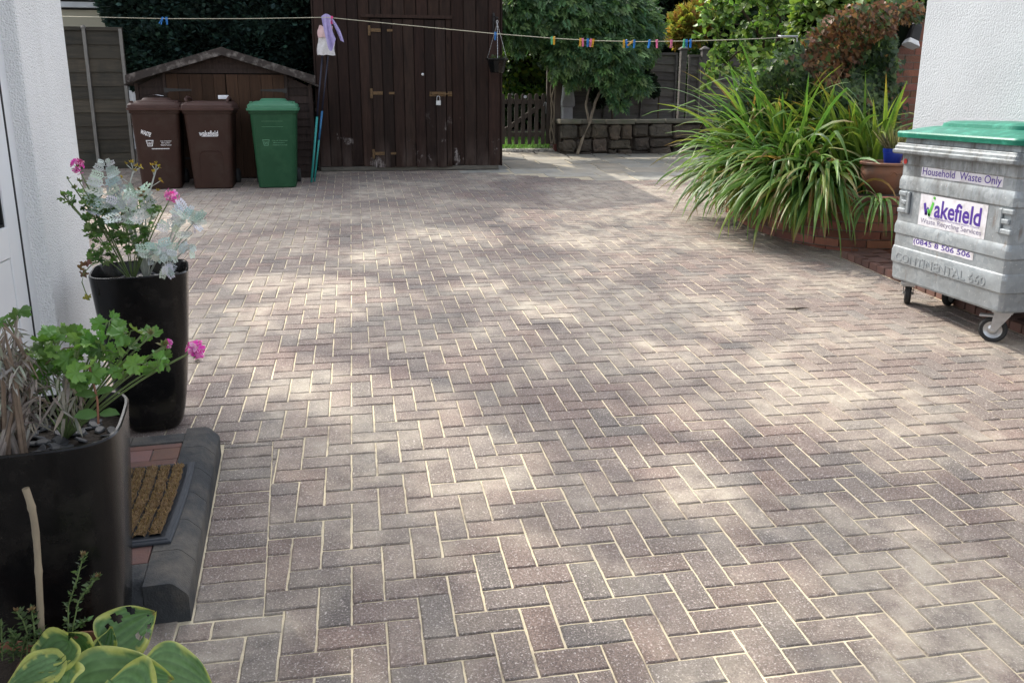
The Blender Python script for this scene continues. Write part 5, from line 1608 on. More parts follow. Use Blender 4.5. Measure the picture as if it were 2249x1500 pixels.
# ================================================================== IVY, SHRUBS, TREES
def ivy():
    Y = 6.50
    t = thing('ivy', 'thick dark ivy with a crown of dead brown leaves smothering the brick wall', 'ivy', (5.0, Y, .7))
    poly = [(1600, 330), (1590, 240), (1650, 170), (1740, 110), (1810, 55), (1880, 12), (1950, 4), (2025, 6), (2025, 45), (1985, 95), (1975, 160), (1975, 240), (1960, 330)]
    def inside(x, y):
        c = False; n = len(poly)
        for i in range(n):
            (x1, y1), (x2, y2) = poly[i], poly[(i + 1) % n]
            if (y1 > y) != (y2 > y) and x < (x2 - x1) * (y - y1) / (y2 - y1) + x1: c = not c
        return c
    P, D, C, S = [], [], [], []
    core = MB()
    r_ = random.Random(4)
    n = 0
    while n < 9500:
        px, py = r_.uniform(1575, 2030), r_.uniform(-4, 335)
        if not inside(px + r_.gauss(0, 9), py + r_.gauss(0, 9)): continue
        n += 1
        dep = 0.28 * math.sin(px * .021) * math.sin(py * .03 + 1) + .16
        p = at(px, py, Y - .10 - r_.random() * .22 - max(0, dep))
        if px > 1965 and py > 118 and r_.random() < .6: continue
        if px > 1968 and 48 < py < 132: continue
        P.append(p); D.append((r_.gauss(0, .5), -.5 + r_.gauss(0, .3), -.8 + r_.gauss(0, .4)))
        lim = 15 + max(0, 1990 - px) * .10
        br = py < 135 + 55 * math.sin(px * .025) and px > 1760 and (py > lim * .2)
        if br and r_.random() < .86 or (px > 1640 and r_.random() < .05): c = r_.choice([(.20, .085, .04), (.25, .12, .06), (.14, .06, .035), (.27, .16, .09), (.10, .06, .035), (.08, .11, .04)])
        else: c = r_.choice([(.045, .085, .034), (.032, .065, .028), (.075, .125, .045), (.12, .18, .06)])
        k = r_.uniform(.7, 1.3); C.append([x * k for x in c]); S.append(r_.uniform(.04, .08))
    fo = FO(); fo.leaves(np.array(P), np.array(D), np.array(S), TI, np.array(C), up=np.tile([0, -1.0, .5], (len(P), 1)), jitter=.45)
    fo.build('leaves', MT['leaf'], t)
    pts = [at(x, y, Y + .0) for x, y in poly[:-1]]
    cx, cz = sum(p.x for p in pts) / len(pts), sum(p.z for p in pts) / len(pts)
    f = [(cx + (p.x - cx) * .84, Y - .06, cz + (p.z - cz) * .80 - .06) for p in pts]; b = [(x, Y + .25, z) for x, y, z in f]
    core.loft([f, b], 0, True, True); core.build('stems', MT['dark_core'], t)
ivy()

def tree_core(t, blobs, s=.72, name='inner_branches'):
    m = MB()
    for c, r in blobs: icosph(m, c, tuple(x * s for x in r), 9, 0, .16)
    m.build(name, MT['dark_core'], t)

def conifer():
    Y = 11.35; t = thing('conifer', 'dense dark blue green conifer bulging over the low store', 'tree', (-1.9, Y, .6))
    specs = [(330, -10, 105, 120, .9), (420, -20, 130, 130, 1.0), (560, -10, 140, 140, 1.0), (640, 0, 70, 150, .9), (360, 90, 90, 90, .8), (450, 70, 120, 90, .9), (580, 80, 115, 90, .9), (660, 120, 45, 90, .7), (340, 150, 60, 70, .6), (480, -160, 200, 130, 1.2), (300, -110, 80, 110, .9), (420, 160, 130, 60, .7), (580, 160, 120, 60, .7), (500, -290, 170, 130, 1.1), (270, -240, 150, 120, 1.0)]
    fo = FO(); bl = []
    for px, py, rx, rz, ry in specs:
        c = at(px, py, Y); k = ppm(c); bl.append((c, (rx / k, ry, rz / k)))
        n = int(rx * rz * .95)
        p, d = blob(n, c, (rx / k, ry, rz / k), .78)
        ok = (p[:, 1] < Y + .3) & ((p[:, 1] > 10.62) | (p[:, 2] > 2.2) | (p[:, 0] > -3.04))
        p, d = p[ok], d[ok]
        dd = norm(d + np.array([0, -.25, .45]) + rng.normal(0, .35, d.shape))
        lump = np.sin(p[:, 0] * 7 + p[:, 2] * 3) * np.sin(p[:, 2] * 6 + p[:, 0] * 2.5)
        col = palette(len(p), [(.034, .066, .057), (.024, .050, .046), (.046, .084, .068)], .25) * (1 + .35 * lump)[:, None]
        fo.leaves(p, dd, rng.uniform(.05, .10, len(p)), TSP, col)
    fo.build('crown', MT['leaf_dull'], t)
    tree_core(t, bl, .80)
    m = MB(); m.tube([(-1.9, Y + .2, .5), (-1.88, Y + .2, 2.5), (-1.9, Y + .15, 5)], [.16, .13, .05], 9); m.build('trunk', MT['bark'], t)
conifer()

def shrub(name, label, cat, Y, specs, T, size, cols, matn='leaf', dens=.10, trunk=None, dirbias=(0, -.2, -.5), core=.66, shell=.5, jitter=.6, up=None, weights=None, dvar=.5, crown='crown'):
    c0 = at(specs[0][0], specs[0][1], Y)
    t = thing(name, label, cat, (c0.x, Y, gz(c0.x, Y)), group='small dark topiary bushes' if name == 'topiary_bush' else None)
    fo = FO(); bl = []
    for sp in specs:
        px, py, rx, rz, ry = sp[:5]; yy = Y + (sp[5] if len(sp) > 5 else 0)
        c = at(px, py, yy); k = ppm(c); r = (rx / k, ry, rz / k); bl.append((c, r))
        n = int(rx * rz * dens); p, d = blob(n, c, r, shell)
        dd = norm(d * .8 + np.array(dirbias) + rng.normal(0, dvar, d.shape))
        col = palette(n, cols, .25, weights)
        u = None if up is None else np.tile(np.array(up, float), (n, 1))
        fo.leaves(p, dd, rng.uniform(size[0], size[1], n), T, col, u, jitter)
    fo.build(crown, MT[matn], t)
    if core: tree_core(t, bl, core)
    if trunk:
        m = MB()
        for pts, r0, r1 in trunk:
            m.tube(pts, list(np.linspace(r0, r1, len(pts))), 8)
        m.build('trunk', MT['bark'], t)
    return t

shrub('climbing_shrub', 'dark green feathery climbing shrub draped over the gate post and the rubble wall', 'shrub', 12.2,
      [(1130, 40, 45, 70, .5), (1165, 20, 70, 80, .6), (1250, 20, 90, 90, .7), (1330, 40, 90, 90, .7), (1280, 100, 70, 60, .5, -.2), (1240, 120, 40, 50, .4, -.2), (1340, 115, 70, 48, .5, -.3), (1390, 100, 35, 52, .4, -.1), (1380, 50, 55, 70, .5), (1325, 155, 30, 22, .25, -.4), (1385, 172, 36, 12, .2, -.4), (1415, 70, 30, 60, .4), (1345, 185, 16, 24, .12, -.5), (1400, 185, 26, 14, .15, -.4), (1278, 150, 26, 24, .2, -.2), (1362, 225, 9, 14, .07, -.5), (1256, 175, 8, 18, .1, -.3)],
      TPF, (.12, .21), [(.085, .165, .075), (.060, .13, .062), (.12, .21, .085), (.17, .27, .10)], dens=.23, dirbias=(0.15, -.5, -.8), up=(0, -.8, .6), core=.48, shell=.3, jitter=.45,
      trunk=[([(3.44, 12.45, .6), (3.42, 12.42, 1.4), (3.50, 12.4, 2.3)], .07, .05), ([(3.50, 12.4, 2.2), (3.9, 12.3, 2.6), (4.4, 12.2, 2.7)], .05, .02)])
shrub('gate_shrub', 'yellow green leafy shrub growing behind the picket gate', 'shrub', 13.6,
      [(1150, 130, 55, 50, .5), (1180, 110, 40, 50, .4), (1120, 150, 40, 45, .4), (1170, 165, 35, 30, .3), (1195, 150, 22, 45, .3), (1150, 190, 55, 22, .4)],
      TB, (.08, .15), [(.06, .11, .03), (.10, .16, .035), (.17, .22, .04), (.045, .09, .03)], dens=.32, dirbias=(0, -.5, -.3), up=(0, -.7, .7))
shrub('dark_hedge', 'deep green shaded hedge plants behind the lawn beyond the gate', 'hedge', 15.5,
      [(1130, 225, 90, 30, .6), (1210, 215, 70, 40, .6), (1130, 120, 120, 90, .5), (1230, 160, 60, 80, .5)], TB, (.08, .16), [(.025, .045, .02), (.035, .06, .025)], dens=.2)
shrub('pale_climber', 'broad pale leaved climber at the top of the dark climbing shrub', 'climber', 12.5,
      [(1355, 20, 35, 40, .35), (1400, 60, 25, 55, .3), (1425, 100, 12, 40, .2)], TB, (.10, .17), [(.07, .14, .05), (.09, .17, .06)], dens=.2, core=0, up=(0, -.8, .6))
shrub('topiary_bush', 'small dark egg shaped bush on a stem in front of the grey fence, left one', 'bush', 12.55, [(1316, 212, 19, 22, .16), (1316, 198, 12, 16, .12)], TSP, (.05, .09), [(.015, .028, .016), (.022, .036, .02)], 'leaf_dull', 1.6, [([(4.45, 12.55, 1.05), (4.45, 12.55, 1.55)], .016, .014)], (0, 0, .6))
shrub('topiary_bush', 'small dark ragged bush on a stem before the batten of the grey fence, right one', 'bush', 12.55, [(1425, 186, 16, 17, .13), (1415, 165, 9, 14, .1), (1434, 202, 12, 9, .1)], TSP, (.06, .11), [(.018, .032, .018), (.028, .045, .024)], 'leaf_dull', 1.6, [([(5.30, 12.55, 1.05), (5.30, 12.55, 1.75)], .014, .012)], (0, 0, .4))
shrub('orange_shrub', 'feathery shrub turning orange and yellow behind the fence panels', 'shrub', 14.0,
      [(1515, 60, 38, 36, .4), (1500, 78, 32, 22, .35), (1535, 45, 25, 30, .3)], TPN, (.12, .22), [(.34, .17, .05), (.34, .26, .06), (.26, .30, .06), (.20, .22, .05), (.24, .12, .05)], dens=.5, dirbias=(0, -.3, .6), core=.5)
shrub('dark_tree', 'dark evergreen tree in deep shade behind the fence, above the washing line', 'tree', 17.0,
      [(1450, 40, 70, 80, 1.0), (1410, 90, 50, 60, .8), (1490, 20, 70, 80, 1.0), (1440, -60, 120, 90, 1.2), (1470, 95, 50, 40, .6)], TI, (.10, .19), [(.022, .040, .022), (.030, .052, .028), (.016, .030, .018)], dens=.30,
      trunk=[([(6.8, 17, .7), (6.9, 17, 2.4), (7.0, 17, 4)], .2, .1)])
def apple_tree():
    Y = 11.3; t = thing('light_green_tree', 'light green broad leaved tree over the right fence, lit from behind', 'tree', (6.95, 11.5, gz(6.95, 11.5)))
    specs = [(1600, 40, 75, 60, .6), (1680, 30, 90, 60, .7), (1575, 95, 45, 45, .4), (1640, 100, 80, 50, .6), (1740, 70, 80, 60, .6), (1580, 130, 45, 30, .35), (1610, 160, 35, 25, .25), (1690, 130, 70, 40, .5), (1565, 25, 45, 50, .4), (1800, 20, 80, 50, .6), (1650, -40, 130, 70, .8), (1780, -50, 120, 60, .8), (1760, 130, 60, 40, .4), (1560, 158, 16, 14, .2)]
    fo = FO(); st = MB()
    cols = [(.20, .34, .07), (.26, .40, .09), (.14, .26, .055), (.32, .42, .11), (.09, .17, .04)]
    for px, py, rx, rz, ry in specs:
        c = at(px, py, Y); k = ppm(c); nb = max(4, int(rx * rz / 190))
        cc, dd = blob(nb, c, (rx / k, ry, rz / k), .15)
        for q, d0 in zip(cc, dd):
            axis = norm(d0 + np.array([rng.normal(0, .5), -.2, rng.normal(-.1, .5)])); n = rng.integers(9, 17); f = rng.random(n)[:, None]
            L = rng.uniform(.18, .34); p = q + axis * (f - .5) * L
            dirs = norm(axis * .6 + rng.normal(0, .8, (n, 3)) + np.array([0, -.2, -.25]))
            shade = rng.uniform(.6, 1.2)
            fo.leaves(p, dirs, rng.uniform(.075, .145, n), TB, palette(n, cols, .18) * shade, np.tile([0, -.7, .9], (n, 1)), .5)
            st.tube([q - axis * L * .6, q, q + axis * L * .5], [.006, .004, .002], 4)
    fo.build('crown', MT['leaf'], t)
    for pts, r0, r1 in [([(6.95, 11.5, .6), (6.95, 11.5, 1.5), (6.9, 11.45, 2.0)], .09, .06), ([(6.9, 11.45, 1.9), (6.6, 11.4, 2.5), (6.2, 11.35, 2.9)], .05, .02), ([(6.9, 11.45, 1.9), (7.2, 11.5, 2.6), (7.6, 11.5, 3.1)], .05, .02), ([(6.9, 11.45, 2.0), (6.9, 11.4, 2.7), (6.8, 11.4, 3.3)], .05, .02), ([(6.6, 11.4, 2.4), (6.2, 11.3, 2.3), (5.9, 11.3, 2.0)], .03, .01)]:
        st.tube(pts, list(np.linspace(r0, r1, len(pts))), 8)
    st.build('trunk', MT['bark'], t)
apple_tree()
shrub('mixed_hedge', 'tall mid green garden hedge behind the light green tree', 'hedge', 14.8,
      [(1600, 60, 90, 90, .6), (1720, 60, 110, 100, .7), (1840, 60, 110, 90, .7), (1950, 50, 100, 90, .7), (2060, 60, 90, 100, .7), (1640, -50, 140, 80, .8), (1840, -60, 160, 80, .8), (2000, -60, 130, 90, .8), (1560, 150, 60, 50, .4), (1700, 150, 110, 60, .5)],
      TB, (.10, .18), [(.03, .06, .02), (.045, .085, .025), (.022, .048, .018), (.07, .12, .035)], dens=.22, core=.7, jitter=1.0)
shrub('yellow_green_shrub', 'pale yellow green shrub rising between the tree and the ivy', 'shrub', 9.2,
      [(1850, 10, 60, 30, .4), (1930, -5, 60, 22, .4), (1780, 60, 40, 40, .35), (1700, 190, 50, 60, .4), (1650, 215, 40, 40, .3), (1790, 20, 50, 40, .3)], TB, (.08, .14), [(.15, .23, .05), (.19, .26, .06), (.10, .18, .04)], dens=.24, core=.6)

# backdrop trees well behind the garden, each with its trunk
for i, (x, y, h, lab) in enumerate(((1.8, 20.5, 3.2, 'tall background tree straight behind the dark shed'), (5.2, 21.5, 3.6, 'tall background tree behind the dark climbing shrub'), (9.0, 21, 3.6, 'tall background tree behind the orange shrub'), (13, 20, 3.8, 'tall background tree behind the light green tree'), (17.5, 18, 3.8, 'tall background tree far right behind the white house'))):
    t = thing('background_tree', lab, 'tree', (x, y, gz(x, y)), group='background trees')
    fo = FO(); bl = []
    for k in range(8):
        c = (x + random.uniform(-1.9, 1.9), y + random.uniform(-.8, .8), gz(x, y) + random.uniform(.6, h)); r = (1.5, 1.1, 1.2)
        bl.append((c, r)); p, d = blob(700, c, r, .6)
        fo.leaves(p, d + np.array([0, -.3, -.3]), rng.uniform(.16, .30, 700), TB, palette(700, [(.03, .06, .022), (.045, .085, .03), (.022, .045, .02)]))
    fo.build('crown', MT['leaf'], t); tree_core(t, bl, .78)
    m = MB(); m.tube([(x, y, gz(x, y) - .1), (x + .1, y, gz(x, y) + 1.5), (x, y, gz(x, y) + h)], [.24, .18, .08], 9); m.build('trunk', MT['bark'], t)

# ================================================================== BLACK PLANTERS AND THEIR PLANTS
def black_planter(loc, H, hr, hb, rot, label, e=3.0):
    x, y = loc; zg = gz(x, y) + .003
    t = thing('planter', label, 'planter', (x, y, zg), 0, 'tall black planters')
    m = MB()
    def ring(h, z, ee=e): return superq(x, y, h, zg + z, ee, 44, rot)
    prof = [(hb - .012, 0), (hb, .012)] + [(hb + (hr - hb) * (f ** .58), .012 + (H - .012) * f) for f in np.linspace(.04, 1, 14)]
    rings = [ring(h, z) for h, z in prof] + [ring(hr - .003, H + .004), ring(hr - .009, H + .004), ring(hr - .012, H - .004), ring(hr - .02, H - .07)]
    m.loft(rings, 0, True, False); m.build('shell', MT['pot_black'], t, smooth=True, auto=40)
    m = MB(); m.loft([superq(x, y, hr - .006, zg + H - .06, e, 44, rot)], 0, False, True); m.build('compost', MT['soil'], t)
    # grid edge of the liner
    return zg + H
def chips(x, y, z, r, rot, n, label, group='slate chips in the planters'):
    m = MB()
    for i in range(n):
        a, q = random.uniform(0, 6.28), r * math.sqrt(random.random()); cx, cy = x + q * math.cos(a), y + q * math.sin(a)
        s = random.uniform(.012, .026); yaw = random.uniform(0, 6.28); tx, ty = random.gauss(0, .25), random.gauss(0, .25); th = s * random.uniform(.22, .4)
        pts = [(s * random.uniform(.75, 1.1) * math.cos(b), s * random.uniform(.5, .8) * math.sin(b)) for b in np.linspace(0, 6.28, 8)[:-1]]
        def P(u, v, w): return (cx + u * math.cos(yaw) - v * math.sin(yaw), cy + u * math.sin(yaw) + v * math.cos(yaw), z + w + u * tx + v * ty + random.uniform(0, .001))
        k = random.uniform(.7, 1.5)
        m.loft([[P(u * .8, v * .8, 0) for u, v in pts], [P(u, v, th * .5) for u, v in pts], [P(u * .78, v * .78, th) for u, v in pts]], 0, True, True, (k, k, k))
    tag(m.build('slate_chips', MT['slate']), label, 'slate chips', kind='stuff')

ZA = black_planter((-.975, 1.765), .715, .197, .108, R(10), 'tall tapered black planter by the house corner, holding silver foliage and pink geranium', 4.2)
chips(-.968, 1.765, ZA - .058, .18, 0, 120, 'grey slate chips covering the compost of the planter by the house corner')
PBX, PBY = -.862, .125
ZB = black_planter((PBX, PBY), .725, .212, .135, R(8), 'large glossy black planter in the left foreground, holding geranium and dead stems', 4.2)
chips(PBX, PBY, ZB - .058, .19, 0, 110, 'dark slate pebbles covering the compost of the foreground planter')

def stem_curve(a, b, sag=0.03, n=7):
    a, b = Vector(a), Vector(b); pts = []
    for i in range(n + 1):
        f = i / n; p = a + (b - a) * f; p.z += sag * math.sin(math.pi * f) ; pts.append(p)
    return pts

def flower_head(fo, c, r, n, cols, fromcam=True):
    c = np.array(c)
    for i in range(n):
        d = norm(rng.normal(0, 1, 3) + np.array([.1, -.5, .5])); p = c + d * r * rng.uniform(.55, 1)
        u = norm(np.cross(d, rng.normal(0, 1, 3))); v = np.cross(d, u)
        for k in range(5):
            a = k * 1.2566 + rng.uniform(-.15, .15); e = u * math.cos(a) + v * math.sin(a); s = np.cross(d, e)
            L = r * rng.uniform(.42, .6); w = L * .42
            vs = [p, p + e * L * .5 - s * w * .7 + d * .002, p + e * L * .9 - s * w + d * L * .22, p + e * L + d * L * .12, p + e * L * .9 + s * w + d * L * .22, p + e * L * .5 + s * w * .7 + d * .002]
            base = np.array(cols[rng.integers(len(cols))]) * rng.uniform(.85, 1.15)
            fo.raw(vs, [(0, 1, 2, 3), (0, 3, 4, 5)], [base * np.array([.75, .5, .8]), base, base, base * 1.05, base, base])

def bud(fo, c, r, n, col):
    c = np.array(c)
    T = tmpl([(0, 0, 0), (-.22, .4, .05), (0, 1, 0), (.22, .4, .05)], [(0, 1, 2, 3)])
    d = norm(rng.normal(0, .6, (n, 3)) + np.array([0, 0, .9])); fo.leaves(np.tile(c, (n, 1)), d, r * rng.uniform(.7, 1.2, n), T, palette(n, col, .15))

PINKS = [(.92, .13, .66), (.97, .30, .76), (.86, .07, .54), (.98, .45, .82)]
def geranium(label, base, Y, heads, leafspots, T1, T2, lsize, cols, budspots=(), stemr=.0026):
    t = thing('geranium', label, 'plant', base)
    st = MB(); lf = FO(); fl = FO(); nfl = 0
    for px, py, yy, r, n in heads:
        c = at(px, py, yy); st.tube(stem_curve(base, c, .02), [stemr * 1.3] + [stemr] * 6 + [stemr * .7], 6)
        if n: fl = FO(); flower_head(fl, c, r, n, PINKS); fl.build('flower_head', MT['petal'], t)
        bud(lf, np.array(c) - np.array([0, 0, .012]), .022, 8, [(.16, .24, .08), (.22, .27, .10)])
    for px, py, yy, r in budspots:
        c = at(px, py, yy); st.tube(stem_curve(base, c, .02), stemr * .8, 5); bud(lf, c, r, 14, [(.20, .25, .11), (.26, .22, .12), (.16, .22, .09)])
    for px, py, yy, rx, rz, n in leafspots:
        c = at(px, py, yy); k = ppm(c)
        m = at(px, py + rz * .9, yy + .02)
        st.tube(stem_curve(base, c, .015), stemr * .85, 5)
        p, d = blob(n, c, (rx / k, .055, rz / k), .35)
        for q in p[::2]: st.tube([Vector(c) + (Vector(q) - Vector(c)) * .05 - Vector((0, 0, .02)), (Vector(q) + Vector(c)) / 2, Vector(q)], .0016, 4, cap=False)
        dd = norm(d * np.array([1, .8, .3]) + np.array([.05, -.25, .05]) + rng.normal(0, .3, d.shape))
        up = norm(np.array([.15, -.75, .9]) + rng.normal(0, .35, d.shape)); h = n // 2
        col = palette(n, cols, .18)
        lf.leaves(p[:h], dd[:h], rng.uniform(*lsize, h), T1, col[:h], up[:h], .25); lf.leaves(p[h:], dd[h:], rng.uniform(*lsize, n - h), T2, col[h:], up[h:], .25)
    st.build('stems', MT['stem'], t, smooth=True); lf.build('leaves', MT['leaf'], t, smooth=True)
    return t

GC = [(.13, .26, .055), (.17, .31, .075), (.10, .21, .045), (.22, .36, .10)]
geranium('leggy pink flowering geranium growing in the planter by the house corner', (-1.0, 1.72, ZA - .055), 1.7,
         [(170, 366, 1.62, .028, 13), (377, 431, 1.60, .027, 13)],
         [(240, 520, 1.66, 40, 40, 34), (210, 470, 1.66, 32, 34, 26), (195, 440, 1.64, 25, 26, 16), (280, 505, 1.62, 40, 35, 26), (265, 470, 1.68, 40, 26, 22), (320, 460, 1.62, 28, 24, 12), (300, 540, 1.62, 30, 26, 18), (215, 560, 1.66, 30, 26, 20), (340, 455, 1.58, 12, 8, 5), (150, 440, 1.62, 12, 18, 8), (200, 510, 1.60, 16, 40, 14), (330, 500, 1.66, 22, 14, 8)],
         TG, TG2, (.024, .046), [(.10, .20, .05), (.13, .245, .06), (.075, .155, .04), (.17, .27, .08)],
         [(150, 395, 1.62, .016), (165, 415, 1.62, .02), (140, 432, 1.62, .024), (158, 455, 1.62, .02), (352, 462, 1.58, .018), (175, 400, 1.62, .018)])
fo = FO(); n = 40
def ragwort():
    t = thing('silver_ragwort', 'silver white feathery leaved plant in the planter by the house corner', 'plant', (-.93, 1.74, ZA - .055))
    st = MB(); lf = FO(); yl = FO()
    base = Vector((-.95, 1.74, ZA - .055))
    def spot(px, py, yy, rx, rz, n, s, b=base, updir=.5, sagk=.03):
        c = at(px, py, yy); k = ppm(c); st.tube(stem_curve(b, c, sagk), [.005, .005, .0045, .004, .004, .0035, .003, .003], 6)
        p, d = blob(n, c, (rx / k, .06, rz / k), .1)
        dd = norm(d * np.array([1.2, .7, .7]) + np.array([0, -.1, updir]) + rng.normal(0, .25, d.shape))
        up = norm(np.array([.1, -1, .35]) + rng.normal(0, .3, d.shape))
        lf.leaves(p - dd * .02, dd, rng.uniform(s * .7, s * 1.15, n), TSV, palette(n, [(.76, .80, .79), (.66, .71, .70), (.84, .86, .85), (.55, .60, .58)], .10), up, .2)
        return c
    # the tall shoot, pairs of fronds up its stem
    for i, (py, s, n) in enumerate(((470, .085, 5), (450, .095, 4), (428, .10, 4), (408, .095, 4), (390, .08, 3), (376, .06, 3), (365, .045, 3), (357, .03, 3))):
        c = at(232 - 2 * (i % 2), py, 1.64)
        for q in range(n):
            sx = -1 if q % 2 else 1; d = norm(np.array([[sx * 1.0, rng.uniform(-.35, .1), rng.uniform(.25, .75)]]))
            lf.leaves(np.array([c]), d, s * rng.uniform(.65, .9), TSV, palette(1, [(.72, .76, .74), (.60, .66, .64)], .1), np.array([[0, -1, .5]]), .15)
    st.tube(stem_curve(base, at(234, 350, 1.64), .0), .0045, 6)
    spot(285, 462, 1.60, 34, 28, 13, .072); spot(300, 437, 1.60, 30, 22, 8, .07); spot(265, 440, 1.63, 30, 22, 8, .068); spot(320, 480, 1.62, 28, 22, 8, .065)
    spot(345, 545, 1.58, 26, 18, 13, .06, updir=.0); spot(368, 560, 1.55, 20, 14, 9, .05, updir=-.5); spot(330, 560, 1.60, 26, 14, 8, .055)
    b2 = Vector((-.88, 1.70, ZA - .055))
    spot(405, 475, 1.55, 28, 26, 15, .062, b2, .55); spot(425, 490, 1.55, 24, 20, 10, .058, b2, .3); spot(410, 525, 1.55, 16, 26, 8, .05, b2, -.4); spot(380, 505, 1.57, 20, 16, 7, .05, b2); spot(420, 545, 1.54, 8, 16, 5, .05, b2, -.9); spot(368, 590, 1.54, 10, 10, 8, .05, b2, -1.2, .05)
    for px, py, sub in ((293, 375, ((278, 362), (288, 358), (300, 366), (309, 368), (297, 376), (268, 392))), (342, 375, ((334, 364), (343, 362), (349, 368), (336, 378), (352, 398), (348, 420))), (305, 425, ((296, 422), (306, 418), (315, 424), (311, 432)))):
        c = at(px, py, 1.60); r = at(px - 22, 455, 1.62)
        st.tube(stem_curve(base, r, .0) + [Vector(c)], .003, 5)
        for qx, qy in sub:
            e = at(qx, qy, 1.60); st.tube([c + (r - c) * min(.8, max(0, (qy - py + 8) / 70)), e], .0016, 4)
            cc = [(.50, .36, .05), (.40, .26, .06)] if px != 305 else [(.22, .15, .09), (.28, .18, .09)]
            yl = FO(); bud(yl, e, .015, 12, cc); yl.build('flower_head', MT['petal'], t)
    st.build('stems', M('silver_stem', (.48, .50, .45), (.38, .40, .35), 30, .9), t, smooth=True); lf.build('leaves', MT['felt'], t)
ragwort()
fo = FO()
def withered():
    t = thing('withered_leaf_sprig', 'yellowing sprig hanging down the left side of the planter by the house corner', 'plant', at(180, 570, 1.58))
    st = MB(); st.tube([at(215, 575, 1.60), at(200, 583, 1.56), at(184, 600, 1.55), at(180, 620, 1.55), at(188, 642, 1.55), at(197, 660, 1.55)], .0022, 5); st.build('stem', MT['stem'], t)
    lf = FO(); p = np.array([at(190, 576, 1.56), at(178, 592, 1.55), at(182, 600, 1.55), at(186, 583, 1.56), at(195, 655, 1.55)]); lf.leaves(p, rng.normal(0, 1, (5, 3)) + [0, -.5, -.5], .04, TG2, palette(5, [(.26, .15, .08), (.34, .33, .08), (.22, .11, .08)]), np.tile([0, -1, .3], (5, 1)), .3); lf.build('leaves', MT['leaf'], t)
withered()

geranium('fresh green geranium with pink flower heads trailing right from the foreground planter', (PBX + .06, PBY + .02, ZB - .055), .1,
         [(432, 768, .12, .026, 12), (367, 757, .10, .014, 3)],
         [(120, 752, .12, 45, 26, 9), (165, 775, .10, 48, 30, 10), (210, 750, .12, 36, 22, 5), (235, 708, .12, 20, 8, 2), (278, 728, .10, 26, 8, 3), (310, 738, .10, 20, 8, 2), (262, 770, .08, 40, 14, 4), (325, 797, .08, 40, 9, 5), (350, 802, .08, 14, 6, 2), (205, 800, .06, 40, 22, 6), (190, 830, .06, 26, 18, 3), (270, 818, .08, 18, 6, 2), (145, 800, .14, 46, 26, 8), (90, 790, .2, 40, 28, 8), (15, 700, .12, 20, 12, 3), (120, 830, .2, 46, 24, 7), (30, 830, .25, 40, 28, 6)],
         TGL, TGL2, (.042, .068), GC, [(333, 736, .10, .022), (360, 760, .10, .024)], .0030)

